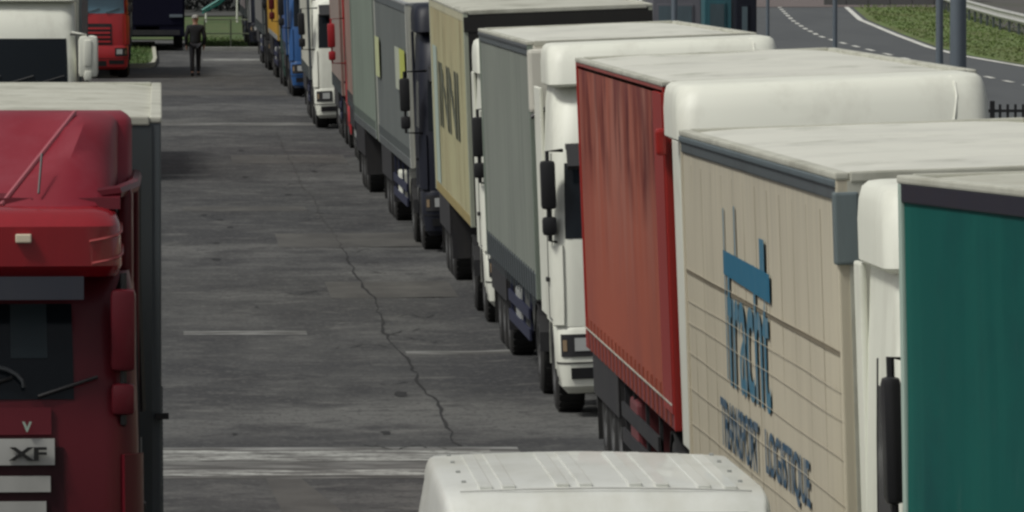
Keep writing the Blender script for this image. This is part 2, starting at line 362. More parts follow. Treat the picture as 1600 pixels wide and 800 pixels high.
    for s_ in (-1, 1):
        h = bp.patch(MB(), .66, .90, s_*.80, s_*1.55, .012, 3, 6).build('headlight', black_plastic, root, True)
        bp.patch(MB(), .72, .86, s_*.85, s_*1.05, .02, 2, 3).build('lens', lamp_white, h, True)
        bp.patch(MB(), .72, .84, s_*1.3, s_*1.45, .02, 2, 3).build('indicator', orange_lens, h, True)
        bp.patch(MB(), .42, .54, s_*.62, s_*1.2, .012, 2, 3).build('fog_lamp_recess', black_plastic, b, True)
        bp.patch(MB(), .585, .60, s_*.3, s_*2.2, .006, 1, 8).build('bumper_seam', black_plastic, b, True)
    # grille
    gr = body.patch(MB(), 1.0, P.get('grille_top', 1.62), -.72, .72, .012, 4, 8).build('grille', P.get('grille', black_plastic), root, True)
    for i in range(P.get('slats', 4)):
        z = 1.06+i*(P.get('grille_top', 1.62)-1.1)/P.get('slats', 4)
        body.patch(MB(), z, z+.06, -.68, .68, .03, 1, 8, .03).build('grille_slat', P.get('slat', mp_), gr, True)
    # glazing
    wz0, wz1, wa = P.get('ws', (1.92, 2.72, 1.28))
    ws = body.patch(MB(), wz0, wz1, -wa, wa, .006, 8, 16).build('windshield', P.get('glass', glass), root, True)
    for x_ in (-.7, -.05, .55):
        wp = MB()
        a = body.P(wz0+.02, x_, .03); c = body.P(wz0+.14, x_+.42, .03); wp.tube([a, c], .012, 5)
        wp.build('wiper', black_plastic, ws)
    vs_ = MB().prism_x([(y0-.02, 2.66), (y0-.05, 2.70), (y0+.10, 2.93), (y0+.36, 2.93), (y0+.34, 2.88), (y0+.12, 2.86)], -1.05*k, 1.05*k)
    if P.get('visor', True): vs_.build('sun_visor', P.get('visor_m', black_plastic), root)
    for s_ in (-1, 1):
        sw = body.patch(MB(), 1.95, 2.68, s_*2.03, s_*2.62, .006, 4, 5).build('side_window', glass, root, True)
        dm = MB()
        for a_ in (2.02, 2.60):
            dm.tube([body.P(z, s_*a_, .002) for z in (1.02, 1.4, 1.9, 2.4, 2.82)], .010, 4)
        dm.tube([body.P(1.02, s_*a_, .002) for a_ in (2.02, 2.3, 2.6)], .010, 4)
        ds = dm.build('door_seam', black_plastic, cab)
        hp = body.P(1.45, s_*2.5, .02); MB().box(hp[0]-.02, hp[0]+.02, hp[1]-.1, hp[1]+.1, 1.42, 1.47, .01).build('door_handle', black_plastic, cab)
        # corner deflector
        body.patch(MB(), 1.0, 1.85, s_*1.35, s_*1.95, .03, 4, 5, .05).build('corner_panel', P.get('corner', mp_), root, True)
        # mirrors
        xo = s_*(hw+P.get('mirror_out', .03)); xi = s_*(hw-.02); ym = y0+.18; mw = P.get('mirror_w', .08); dz = P.get('mdz', 0)
        mm = P.get('mirror', black_plastic)
        m_ = MB().box(xo-mw, xo+mw, ym-.08, ym+.09, P.get('mz', 2.24)+dz, 2.76+dz, .04); mo = m_.build('mirror', mm, root, True)
        MB().box(xo-mw*.85, xo+mw*.85, ym+.088, ym+.098, 2.28+dz, 2.72+dz, .004).build('mirror_glass', glass, mo)
        MB().box(xo-mw*.95, xo+mw*.95, ym-.07, ym+.09, 1.96+dz, min(2.16, P.get('mz', 2.24)-.05)+dz, .04).build('wide_mirror', mm, mo, True)
        arm = MB().tube([(xi-s_*.12, ym+.1, 2.86), (xo, ym, 2.86+dz), (xo, ym, 1.9+dz), (xi-s_*.06, ym+.08, 1.88+dz)], .022, 6); arm.build('mirror_arm', P.get('arm', black_plastic), mo, True)
        # mudguard, steps, fairing behind the door
        MB().box(s_*(hw-.02), s_*(hw-.36), y0+.80, y0+.86, .40, 1.0, .015).build('mudguard', black_plastic, root)
        st = MB()
        for z in (.38, .72): st.box(s_*(hw-.01), s_*(hw-.3), y0+.52, y0+.78, z, z+.05, .01)
        st.build('cab_step', chassis_m, root)
        ar = MB(); n_ = 10; cy_ = y0+1.38
        ring = [(cy_+r_*math.cos(math.pi*i/n_), .5+r_*math.sin(math.pi*i/n_)) for r_ in (.56, .60) for i in range(n_+1)]
        for xx in (s_*(hw-.38), s_*(hw-.005)): ar.v += [(xx, y, z) for y, z in ring]
        m2 = n_+1
        for i in range(n_):
            ar.f += [(i, i+1, 2*m2+i+1, 2*m2+i), (m2+i, m2+i+1, 3*m2+i+1, 3*m2+i), (2*m2+i, 2*m2+i+1, 3*m2+i+1, 3*m2+i), (i, i+1, m2+i+1, m2+i)]
        ar.build('wheel_arch', P.get('arch', mp_), root, True)
        put_wheel(root, s_*(hw-.17), cy_)
        if P.get('fairing', True):
            MB().box(s_*(hw-.005), s_*(hw-.045), yb-.01, P.get('fend', -.38), 1.0, min(zr-.45, 3.5), .015).build('side_fairing', mp_, root)
    if P.get('style') != 'low':
        MB().tube([(hw-.25, yb+.15, .9), (hw-.25, yb+.15, 3.2)], .07, 8).build('air_intake', black_plastic, root, True)
    return body, df, cab

def make_tractor_chassis(root, y0, hw=1.22, panel=grey_panel):
    MB().box(-.42, -.33, y0+.6, 2.6, .72, .98).box(.42, .33, y0+.6, 2.6, .72, .98).box(-.4, .4, y0+.9, y0+1.0, .75, .95).box(-.4, .4, 2.3, 2.4, .75, .95).box(-.4, .4, .6, 1.6, .98, 1.05).build('chassis', chassis_m, root)
    for s_ in (-1, 1):
        MB().box(s_*1.17, s_*.62, y0+2.1, y0+3.1, .42, .98, .06).build('fuel_tank' if s_ > 0 else 'battery_box', panel, root)
        put_wheel(root, s_*.93, 1.05, True)
        fn = MB(); n_ = 8
        ring = [(1.05+r_*math.cos(math.pi*i/n_), .5+r_*math.sin(math.pi*i/n_)) for r_ in (.54, .565) for i in range(n_+1)]
        for xx in (s_*.6, s_*1.24): fn.v += [(xx, y, min(z, 1.04)) for y, z in ring]
        m2 = n_+1
        for i in range(n_): fn.f += [(i, i+1, 2*m2+i+1, 2*m2+i), (m2+i, m2+i+1, 3*m2+i+1, 3*m2+i), (2*m2+i, 2*m2+i+1, 3*m2+i+1, 3*m2+i)]
        fn.build('rear_mudguard', black_plastic, root)

def curtain_mesh(L, z0, z1, x, amp=.012, seed=0, wrinkle=.0, sgn=-1, ny=150, nz=12, y0=.06):
    vs = []
    for j in range(nz+1):
        z = z0+(z1-z0)*j/nz
        for i in range(ny+1):
            y = y0+(L-2*y0)*i/ny
            q = mnoise.noise(Vector((y*.45+seed, z*.8, seed)))*amp+mnoise.noise(Vector((y*5+seed, z*.5, seed*2)))*amp*.35
            q += wrinkle*math.sin(y*13+2*mnoise.noise(Vector((y, z*.4, 3))))*(.25+.75*(j/nz)**2)
            edge = min(1, j/1.5, (nz-j)/1.5)
            vs.append((x+sgn*(q*edge), y, z))
    m = ny+1
    return MB().add(vs, [(j*m+i, j*m+i+1, (j+1)*m+i+1, (j+1)*m+i) for j in range(nz) for i in range(ny)])

def make_trailer(root, P):
    L = P.get('L', 13.6); h = P.get('h', 3.97); zb = P.get('zb', 1.12); hw = 1.275; y0 = P.get('ty', 0); oy = y0
    cm = P['curtain']; rm = P.get('rail', rail_grey); roofm = P.get('roofm', tarp_white); rigid = P.get('rigid', False)
    def off(mb):
        mb.v = [(x, y+oy, z) for x, y, z in mb.v]; return mb
    # floor + frame
    off(MB().box(-hw+.01, hw-.01, .02, L-.02, zb, zb+.10).box(-.45, -.33, .3, L-.3, .86, zb-.003).box(.45, .33, .3, L-.3, .86, zb-.003)).build('trailer_frame', chassis_m, root)
    for s_ in (-1, 1):
        x = s_*(hw-.012)
        if rigid:
            c = off(MB().box(x-.012, x+.012, .03, L-.03, zb+.13, h-.09)).build('side_wall', cm, root)
            rb = MB()
            for i in range(int(L/.6)): rb.box(x+s_*.011, x+s_*.02, .35+i*.6, .39+i*.6, zb+.16, h-.12)
            off(rb).build('side_rib', cm, c)
        else:
            c = off(curtain_mesh(L, zb+.10, h-.10, x, P.get('amp', .014), P.get('seed', 1)+s_, P.get('wrinkle', .0004), s_)).build('side_curtain', cm, root, True)
            n_ = int(L/.6); sm = MB().box(x+s_*.018, x+s_*.030, 0, .045, zb-P.get('strapd', .0), zb+.30).mesh('curtain_strap', P.get('strap', rail_grey))
            for i in range(n_): link('curtain_strap', sm, c, (0, .4+i*.6+oy, 0))
            if P.get('seams'):
                for zz in P['seams']:
                    n2 = 60; pts = [(x+s_*.014, .08+(L-.16)*i/n2, zz+.004*math.sin(i*.23+zz*9)) for i in range(n2+1)]
                    off(MB().tube(pts, P.get('seam_r', .010), 5)).build('curtain_seam', P.get('seam_m', cm), c)
        off(MB().box(x-s_*.02, x+s_*.016, .0, L, h-P.get('railh', .15), h-.03, .01)).build('top_rail', rm, root)
        if P.get('rail2'): off(MB().box(x-s_*.02, x+s_*.030, .02, L-.02, h-.075, h-.035, .01)).build('top_rail', P['rail2'], root)
        off(MB().box(x-s_*.02, x+s_*.012, .0, L, zb-.02, zb+P.get('brh', .12), .01)).build('bottom_rail', P.get('brail', rail_alu), root)
        for yy in (.0, L-.06):
            off(MB().box(x-s_*.06, x+s_*.019, yy-.003, yy+.07, zb-.02, h-.03, .012)).build('corner_post', P.get('post', rm), root)
        # legs, side guards, mud flaps
        off(MB().box(s_*.85, s_*.97, 2.3, 2.42, .18, zb-.01).box(s_*.78, s_*1.04, 2.24, 2.48, .12, .18)).build('landing_leg', chassis_m, root)
        if P.get('guard', True) and L > 9:
            gd = MB()
            for zz in (.50, .74): gd.box(s_*1.22, s_*1.245, 3.0, L-5.2, zz, zz+.13)
            for yy in (3.1, 5.0, 6.8, L-5.4): gd.box(s_*1.19, s_*1.22, yy, yy+.06, .5, zb-.01)
            off(gd).build('side_guard', P.get('guard_m', navy_guard), root)
            off(MB().box(s_*1.23, s_*.7, P.get('ty0', 5.6), P.get('ty0', 5.6)+1.1, .48, .98, .04)).build('pallet_box', P.get('pbox', grey_panel), root)
    # front wall, rear doors
    off(MB().box(-hw+.055, hw-.055, -.012, .03, zb+.0, h-.04)).build('front_wall', P.get('front', P.get('wall', tarp_white)), root)
    for s_ in (-1, 1):
        dr = off(MB().box(s_*.01, s_*(hw-.055), L-.03, L+.02, zb+.08, h-.06, .008)).build('rear_door', P.get('door', P.get('wall', tarp_white)), root)
        lb = MB()
        for xx in (.25, .85): lb.tube([(s_*xx, L+.04, zb+.1), (s_*xx, L+.04, h-.1)], .016, 6)
        off(lb).build('lock_bar', steel, dr)
        off(MB().box(s_*.75, s_*1.15, L+.0, L+.05, .82, .95, .01)).build('tail_lamp', lamp_red, root)
    off(MB().box(-1.2, 1.2, L-.15, L-.03, .5, .62)).build('rear_bumper', chassis_m, root)
    # roof: bows under a tarpaulin
    nb = int(L/.55); ny = nb*6; nx = 12; vs = []
    for i in range(ny+1):
        y = .0+L*i/ny; sag = .5-.5*math.cos(2*math.pi*i/6.0*1.0)
        for j in range(nx+1):
            t = -1+2*j/nx; ed = 1-abs(t)**6
            if rigid: z = h+.012*(1-t*t)-.028*(abs(t) > .99)
            else: z = h-.03+(.035-.016*sag*P.get('sag', 1)+.012*mnoise.noise(Vector((y*1.3, t*2, P.get('seed', 1)))))*ed
            vs.append((t*(hw-.002), y, z))
    m = nx+1; fs = [(i*m+j, i*m+j+1, (i+1)*m+j+1, (i+1)*m+j) for i in range(ny) for j in range(nx)]
    ro = off(MB().add(vs, fs)).build('roof_sheet', roofm, root, True)
    for s_ in (-1, 1):
        off(MB().box(s_*(hw+.012), s_*(hw-.07), -.01, L+.01, h-.034, h+.008, .012)).build('roof_edge', P.get('edge', rail_alu), root)
    for yy in (-.02, L-.03): off(MB().box(-hw+.07, hw-.07, yy, yy+.06, h-.05, h+.012, .012)).build('roof_header', P.get('edge', rail_alu), root)
    if P.get('bogie_guard', True):
        for s_ in (-1, 1):
            y1_ = L-.75; y0_ = L-(5.0 if L > 8 else 3.6)
            off(MB().box(s_*1.262, s_*1.242, y0_, y1_, .70, zb-.003, .006).box(s_*1.24, s_*.85, y0_, y0_+.03, .35, zb-.003)).build('wheel_guard', P.get('guard_m', chassis_m), root)
    for i in range(3 if L > 8 else 2):
        for s_ in (-1, 1): put_wheel(root, s_*1.05, oy+L-1.5-1.31*i)
    for s_ in (-1, 1): off(MB().box(s_*.88, s_*1.24, L-.9, L-.88, .25, .95)).build('mud_flap', rubber, root)
    return root

def semi(label, Xl, Z, P, group='lorries queued nose to tail on the right', roll=2.2, yaw=0, pitch=0, name='semi_truck', cat='truck'):
    """Xl: lateral position of the left side at the ground, Z: distance of the load bed's front"""
    ya = P.get('anchor', 0); cy, sy = math.cos(R(yaw)), math.sin(R(yaw))   # (Xl, Z) is where the left side stands at local y = ya
    xc = Xl+1.275*cy+ya*sy; yc = Z+1.275*sy-ya*cy
    root = empty(name, (xc, yc, g(xc, yc)+P.get('lift', 0)), (R(-pitch), R(-roll), R(yaw)))
    if Z > 100: root.rotation_euler.x += math.atan(.0079)
    tag(root, label, cat, group)
    T = make_trailer(root, P) if P.get('curtain') else None
    if P.get('paint') is not None:
        P.setdefault('nose', -2.75)
        before = set(root.children); out = make_cab(root, P)
        for ch in root.children:
            if ch not in before and ch.name.startswith('roof_deflector'): ch.location.x += P.get('defx', 0)
        make_tractor_chassis(root, P['nose'], P.get('hw', 1.22), P.get('panel', grey_panel))
        return root, out
    return root, None

# curtain materials
teal_tarp = mat('teal_tarpaulin', (.004, .080, .070), .7, dirt=.9, sc=(1, .35, .5), dcol=(.004, .034, .042), bump=.3, spec=.12)
second_layer(teal_tarp, (.012, .115, .095), (1.4, 1.6, .12), .50, .68, .6)
second_layer(teal_tarp, (.05, .12, .11), (3, 3, 1.5), .62, .78, .4)
beige_tarp = mat('beige_tarpaulin', (.53, .485, .38), .7, dirt=.45, sc=(1.2, 2.5, .5), dcol=(.38, .345, .27), bump=.12, spec=.2)
height_layer(beige_tarp, (.30, .29, .25), 2.9, 3.7, .5, (8, 8, .3))
red_tarp = mat('faded_red_tarpaulin', (.33, .090, .058), .75, dirt=.6, sc=(1, .5, .4), dcol=(.17, .055, .052), bump=.3, spec=.15)
height_layer(red_tarp, (.34, .17, .135), 1.6, 3.2, .7, (9, 1.6, .3))
height_layer(red_tarp, (.085, .012, .012), 2.6, 3.1, 1.0, (5, 1.6, .9))
height_layer(red_tarp, (.20, .06, .06), 3.5, 3.9, .8, (5, 1.6, .9))
grey_tarp = mat('grey_tarpaulin', (.225, .245, .215), .7, dirt=.5, sc=(.6, .4, .5), dcol=(.17, .185, .17), bump=.3, spec=.2)
slate_tarp = mat('slate_tarpaulin', (.14, .155, .15), .6, dirt=.4, sc=(1, .7, .6), dcol=(.09, .10, .10), bump=.3, spec=.2)
sage_tarp = mat('sage_tarpaulin', (.20, .24, .20), .6, dirt=.4, sc=(1, .7, .6), dcol=(.15, .18, .15), bump=.3, spec=.2)
pink_tarp = mat('dull_pink_tarpaulin', (.30, .20, .17), .6, dirt=.5, sc=(1, .7, .6), dcol=(.19, .12, .105), bump=.3, spec=.2)
yellow_wall = mat('stained_cream_boards', (.47, .45, .28), .6, dirt=.75, sc=(1, .8, .35), dcol=(.33, .28, .17), bump=.4)
second_layer(yellow_wall, (.16, .13, .07), (4, 2.2, .35), .56, .70, .7)
height_layer(yellow_wall, (.42, .30, .18), 2.9, 4.1, .5, (3, 3, .5))
for m_, c_ in ((grey_tarp, (.13, .145, .13)), (slate_tarp, (.085, .095, .10)), (sage_tarp, (.12, .14, .125)), (pink_tarp, (.15, .09, .08))):
    second_layer(m_, c_, (3, 3.5, .25), .50, .66, .6)
second_layer(tarp_clean, (.30, .31, .25), (.9, .5, 1), .56, .72, .7, detail=10)
second_layer(tarp_white, (.24, .24, .19), (1.6, .6, 1), .52, .70, .75, detail=10)
second_layer(white_paint, (.42, .41, .34), (.9, .9, .9), .56, .74, .55, detail=10)
navy_tarp = mat('navy_tarpaulin', (.008, .008, .020), .8, dirt=.3, spec=.1, dcol=(.012, .012, .02))
lamp_grey = mat('post_paint', (.15, .18, .21), .45, .2, dirt=.4)


def sub(m0): return m0
rack = 'lorries queued nose to tail on the right'
# --- right-hand queue, nearest first
semi('lorry with dark teal tarpaulin sides cut off by the right edge, nearest in the queue', 3.80, 40.3,
     dict(curtain=teal_tarp, h=3.90, rail=mat('dark_rail', (.02, .025, .04), .4, .2, dirt=.4), roofm=tarp_white, paint=white_paint, seed=3, edge=tarp_white, anchor=13.6, amp=.02, wrinkle=.0015, strap=teal_tarp, railh=.13, post=mat('pale_green_post', (.38, .48, .42), .5, dirt=.3)), roll=1.0, yaw=7.4, pitch=.3)
r, (body, df, cab) = semi('lorry with dirty beige tarpaulin sides and blue lettering, white cab ahead', 3.83, 43.7,
     dict(curtain=beige_tarp, h=3.78, rail=rail_grey, rail2=mat('blue_grey_rail', (.15, .19, .21), .4, .3, dirt=.4), roofm=tarp_clean, paint=white_paint, seed=5, wrinkle=.0011, amp=.007, edge=tarp_white,
          post=beige_tarp, seams=(1.45, 1.70, 1.95, 2.2, 2.42, 2.58, 2.80), seam_r=.0022, mz=2.1, mirror_out=.02, mirror_w=.05, mdz=.03, fend=-.2, seam_m=mat('seam_brown', (.42, .38, .295), .7, dirt=.4), strap=beige_tarp, roof=3.76, lift=.05), roll=1.9, yaw=-.1, pitch=.35)
X_ = -1.2765
for k in range(13):
    MB().box(-1.2655, -1.2625, .35+k*1.03, .357+k*1.03, 1.25, 3.55).build('curtain_crease', MATS['seam_brown'], r)
text('lettering', 'TRANSPORT', ink_navy, r, (X_, 10.2, 1.72), (0, -1, 0), (0, 0, 1), 3.5, .33, .02, .0006)
text('lettering', 'LOGISTIQUE', ink_navy, r, (X_, 6.1, 1.72), (0, -1, 0), (0, 0, 1), 3.5, .33, .02, .0006)
text('logo_lettering', 'fracht', ink_blue, r, (X_, 9.2, 2.16), (0, -1, 0), (0, 0, 1), 3.7, .90, .01, .0006)
MB().add([(X_-.001, 9.45, 2.90), (X_-.001, 5.3, 2.86), (X_-.001, 5.3, 3.04), (X_-.001, 9.45, 3.06)], [(0, 1, 2, 3)]).build('logo_band', mat('ink_strong_blue', (.018, .14, .24), .6, dirt=.4, sc=(2, 3, 3), dcol=(.08, .20, .28)), r)
MB().box(-1.270, -1.263, -.0, 13.5, 2.765, 2.79).build('curtain_fold', mat('fold_brown', (.20, .17, .12), .8, dirt=.4), r)
MB().box(X_-.0004, X_+.0004, 9.30, 9.38, 2.2, 3.34).build('logo_stroke', ink_blue, r)
MB().box(X_-.0004, X_+.0004, 8.25, 8.34, 3.0, 3.38).build('logo_stroke', ink_blue, r)
MB().box(X_-.0004, X_+.0004, 5.7, 6.1, 2.9, 3.24).build('logo_stroke', ink_blue, r)
# its front left post carries a bracket
MB().box(-1.30, -1.16, -.03, .10, 3.28, 3.68, .015).build('corner_bracket', mat('blue_grey_post', (.17, .21, .22), .45, .2, dirt=.4), r)

r, o3 = semi('lorry with faded red tarpaulin sides and a wide white roof deflector', 4.24, 65.0,
     dict(curtain=red_tarp, h=3.95, railh=.07, pbox=MATS.get('red_guard') or mat('red_guard', (.14, .03, .035), .5, dirt=.5), rail=mat('red_rail', (.30, .06, .05), .6, dirt=.5), brail=mat('red_brail', (.20, .035, .04), .5, dirt=.5), roofm=tarp_clean, paint=white_paint, edge=tarp_white, seed=9, amp=.008, nose=-3.2, hw=1.235, fend=-.16, defx=-.11, mirror_out=-.12,
          post=mat('red_post', (.33, .018, .014), .35, dirt=.15), front=mat('red_front', (.2, .01, .01), .5, dirt=.3), guard_m=chassis_m, strap=red_tarp, roof=3.98, dbulge=.05, wall=tarp_white, ty0=6.2, brh=.17))
MB().box(-1.292, -1.262, .05, 1.25, 1.24, 3.86).build('red_panel', MATS['red_post'], r)
MB().box(-1.36, -1.27, -.14, -.02, 3.36, 3.58, .03).build('marker', MATS['red_post'], r)
MB().box(-1.296, -1.291, .1, 13.5, 1.305, 1.32).build('pale_stripe', tarp_white, r)
r, o4 = semi('lorry with plain grey-green tarpaulin sides and white cab, black mirror beside the red tarpaulin', 4.24, 89.0,
     dict(curtain=grey_tarp, h=3.98, rail=rail_grey, rail2=mat('dark_rail2', (.10, .11, .12), .4, .2, dirt=.4), roofm=tarp_clean, paint=white_paint, edge=tarp_white, seed=13, amp=.01, post=mat('sage_post', (.21, .25, .21), .5, dirt=.4), front=cream_paint, wall=cream_paint, roof=3.99, defx=.03, hw=1.25, nose=-3.85, strapd=.1, brail=rail_grey, brh=.26))
MB().box(-1.29, -1.05, -.32, -.02, 3.2, 3.9, .04).build('cooling_unit', cream_paint, r)
MB().tube([(-1.28, -.3, 3.15), (-1.0, -.34, 3.3)], .03, 6).build('hose', black_plastic, r)
r, o5 = semi('lorry with rigid stained cream box body lettered in black', 4.24, 107.8,
     dict(curtain=yellow_wall, h=4.10, zb=1.20, rigid=True, rail=mat('cream_rail', (.50, .48, .34), .5, dirt=.5), brail=mat('ochre_rail', (.34, .27, .11), .5, dirt=.5), roofm=tarp_white, paint=white_paint, edge=tarp_white,
          post=mat('weathered_post', (.42, .45, .36), .5, dirt=.5), front=mat('black_front', (.012, .011, .010), .6, dirt=.3), pbox=white_paint, guard=False, ty0=3.6, roof=3.75, nose=-3.1))
text('lettering', 'INNI', mat('ink_black', (.04, .05, .04), .5, dirt=.7, sc=(3, 3, 3), dcol=(.30, .30, .2)), r, (-1.287, 10.3, 2.25), (0, -1, 0), (0, 0, 1), 7.6, .95, .01)
MB().box(-1.287, -1.284, 11.0, 12.6, 1.35, 3.4).build('pale_panel', mat('pale_mint', (.40, .48, .42), .5, dirt=.5), r)
MB().box(-1.277, 1.277, -.02, .06, 3.82, 4.02).build('front_frame', MATS['black_front'], r)
r, o6 = semi('road train with slate and sage tarpaulin sides, pale yellow patches and a dark blue cab', 4.08, 128.5,
     dict(curtain=slate_tarp, h=3.89, zb=1.25, rail=rail_grey, roofm=tarp_white, paint=navy_paint, edge=rail_alu, seed=21, amp=.01, post=mat('pale_post', (.50, .51, .46), .5, dirt=.4), mirror_out=.22, roof=3.9, pbox=white_paint, slat=steel, bumper=navy_paint), yaw=.6)
for (a, b_, m_) in ((11.4, 13.2, mat('pale_yellow_patch', (.50, .54, .30), .5, dirt=.3)), (.5, 2.6, mat('yellow_patch', (.46, .50, .10), .5, dirt=.3)), (2.6, 4.4, mat('pale_patch', (.44, .47, .38), .5, dirt=.3))):
    MB().box(-1.300, -1.297, a, b_, 2.42, 3.12).build('patch', m_, r)
make_trailer(r, dict(curtain=sage_tarp, h=3.89, zb=1.25, ty=14.6, L=11.6, rail=mat('sage_rail', (.19, .22, .19), .5, dirt=.4), roofm=tarp_white, post=mat('sage_rail', (.19, .22, .19)), seed=31, guard=False))
MB().box(-.06, .06, 13.4, 14.7, .75, .87).build('drawbar', chassis_m, r)
semi('lorry with dull pink tarpaulin sides and red cab, its black mirror against the sage tarpaulin', 4.05, 161.0,
     dict(curtain=pink_tarp, h=4.0, L=9.6, rail=mat('pink_rail', (.24, .15, .13), .5, dirt=.4), paint=mat('brown_paint', (.16, .12, .10), .4, dirt=.3), seed=41, post=pink_tarp))
semi('lorry with red cab and red mirror, pinkish grey tarpaulin behind it', 4.06, 176.5,
     dict(curtain=mat('pinkish_tarpaulin', (.26, .205, .18), .6, dirt=.4), h=4.0, L=9.6, paint=red2_paint, mirror=red2_paint, arm=red2_paint, mirror_out=.30, seed=43, rail=pink_tarp, post=pink_tarp))
semi('lorry with white cab standing out to the left of the queue', 3.62, 191.2,
     dict(curtain=tarp_white, h=3.6, L=10.5, paint=white_paint, style='low', seed=45, mirror_out=.25, wall=tarp_white))
semi('blue lorry with blue cab behind the white cab', 3.50, 218.8,
     dict(curtain=mat('blue_tarpaulin', (.03, .07, .19), .6, dirt=.4), h=3.6, L=6.4, paint=blue_paint, seed=47, mirror_out=.2, rail=blue_paint, post=blue_paint, grille=blue_paint))
ry, _ = semi('lorry with orange-yellow box body and dark red mirror', 3.42, 229.0,
     dict(curtain=yellow_paint, h=3.9, L=13.0, rigid=True, paint=mat('dark_green_paint', (.02, .05, .04), .4, dirt=.3), mirror=mat('dark_red_paint', (.12, .01, .01), .4, dirt=.2), mirror_out=.25, rail=yellow_paint, post=yellow_paint, zb=1.3), yaw=.4)
for yy in (1.2, 3.6, 6.2): MB().box(-1.292, -1.288, yy, yy+1.5, 2.3+.15*yy%.4, 3.1).build('printed_mark', mat('brown_print', (.25, .13, .03), .5, dirt=.5, sc=(4, 4, 4)), ry)
semi('lorry with grey tarpaulin sides between the yellow body and the farthest dark cab', 3.24, 248.5,
     dict(curtain=mat('mid_grey_tarpaulin', (.16, .155, .15), .6, dirt=.4), h=3.9, L=12.0, paint=black_plastic, seed=49), yaw=.4)
semi('farthest dark lorry at the head of the queue beside the grass', 3.02, 278.0,
     dict(curtain=mat('lilac_tarpaulin', (.20, .17, .18), .6, dirt=.4), h=3.9, L=12.0, paint=navy_paint, seed=51, slat=steel, mirror_out=.2, corner=steel), yaw=.3)

# --- left-hand row
lg = 'lorries parked along the left side'
r, (body, df, cab) = semi('dark red lorry cab with white grille plate lettered XF, grey box trailer behind', -2.55, 53.4,
     dict(curtain=slate_tarp, h=3.93, zb=1.15, L=13.0, sag=1.5, paint=red_paint, bumper=red_paint, hw=1.14, roof=3.99, roofm=tarp_white, rail=rail_grey, edge=tarp_white, seed=61, post=mat('dusty_post', (.085, .10, .11), .5, dirt=.5, sc=(3, 3, .6)), front=mat('dusty_front', (.05, .06, .066), .6, dirt=.5, sc=(3, 3, .6)),
          grille=mat('maroon', (.03, .004, .008), .45, dirt=.3, spec=.25), roof_paint=mat('sky_sheen_red_paint', (.20, .014, .026), .5, dirt=.5, dcol=(.25, .06, .08), spec=.3), slats=0, grille_top=1.9, visor=False, mirror=red_paint, mirror_out=-.10, ws=(2.20, 2.80, .80), mdz=.14, style='custom', glass=glass, seam=red_paint, fairing=True), group=lg, roll=0, yaw=0)  # deflector's pinkish red: sky reflection put into the paint colour
y0 = -2.75
# sculpted brow, light-bar, dark visor, radiator plates, badge
brow = Loft([(2.98, 1.00, y0+.12, y0+.95, .2), (3.05, 1.03, y0+.04, y0+.95, .22), (3.30, 1.02, y0+.05, y0+.95, .24), (3.38, .99, y0+.14, y0+.95, .25), (3.42, .92, y0+.30, y0+.95, .25)], .06)
bo = brow.shell(MB()).build('roof_brow', mat('brow_red', (.26, .008, .014), .25, dirt=.3, coat=.4, dcol=(.12, .006, .01)), r, True)
q = brow.P(3.23, .52, .012); MB().box(q[0]-.05, q[0]+.05, q[1]-.03, q[1]+.03, 3.20, 3.255, .008).build('marker_lamp', mat('marker_cream', (.75, .65, .5), .3, dirt=0), bo)
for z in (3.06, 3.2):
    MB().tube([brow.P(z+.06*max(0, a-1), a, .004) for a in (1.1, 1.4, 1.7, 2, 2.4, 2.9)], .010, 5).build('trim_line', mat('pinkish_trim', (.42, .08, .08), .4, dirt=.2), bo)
tv = Loft([(2.84, 1.06, y0-.02, y0+.3, .2), (2.98, 1.06, y0+.03, y0+.34, .2)], .06)
tv.patch(MB(), 2.84, 2.985, -.92, .92, .0, 2, 14, .02).build('sun_visor', mat('visor_smoke', (.012, .014, .022), .35, dirt=.2), r, True)
body.patch(MB(), 2.46, 2.80, .36, .62, .012, 3, 3, .004).build('cab_curtain', mat('cab_curtain_teal', (.018, .030, .036), .4, dirt=.4, spec=.3), r)
MB().tube([(.15+.26*math.cos(a*.314), y0+.12, 2.28+.14*math.sin(a*.314)) for a in range(11)], .014, 5).build('steering_wheel', mat('faint_grey', (.05, .055, .06), .5, dirt=0), r, True)
body.patch(MB(), 1.98, 2.15, -.62, .64, .03, 2, 10).build('badge_panel', red_paint, r, True)
for i, (za, zc) in enumerate(((1.79, 1.955), (1.62, 1.72), (1.46, 1.56), (1.30, 1.40))):
    body.patch(MB(), za, zc, -.66, .66-.03*i, .045, 2, 10, .04).build('radiator_plate', mat('plate_silver', (.42, .42, .40), .4, .2, dirt=.3), r, True)
qx = body.P(1.87, .3, .052)
text('lettering', 'XF', mat('ink_plain_black', (.01, .01, .01), .5, dirt=0), r, (.315, y0+.02, 1.82), (1, 0, 0), (0, 0, 1), .24, .085, .03, depth=.02)
text('emblem_lettering', 'V', mat('emblem_green', (.35, .45, .38), .4, dirt=0), r, (.40, y0+.04, 2.0), (1, 0, 0), (0, 0, 1), .06, .065, .04, depth=.02)
MB().prism_x([(y0+.42, 3.40), (y0+.44, 3.47), (y0+1.2, 3.53), (y0+1.2, 3.40)], -1.02, 1.02).build('roof_fin', red_paint, r)
for s_ in (-1, 1): MB().tube([(s_*.45, y0+.45, 3.43), (s_*1.0, y0+.62, 3.50), (s_*1.10, y0+1.0, 3.53), (s_*1.11, y0+2.2, 3.56)], .045, 8).build('roof_fin', red_paint, r, True)
for s_ in (-1, 1): MB().box(s_*1.0, s_*1.10, y0+.75, y0+1.9, 2.86, 3.52, .04).build('roof_side_panel', red_paint, r, True)
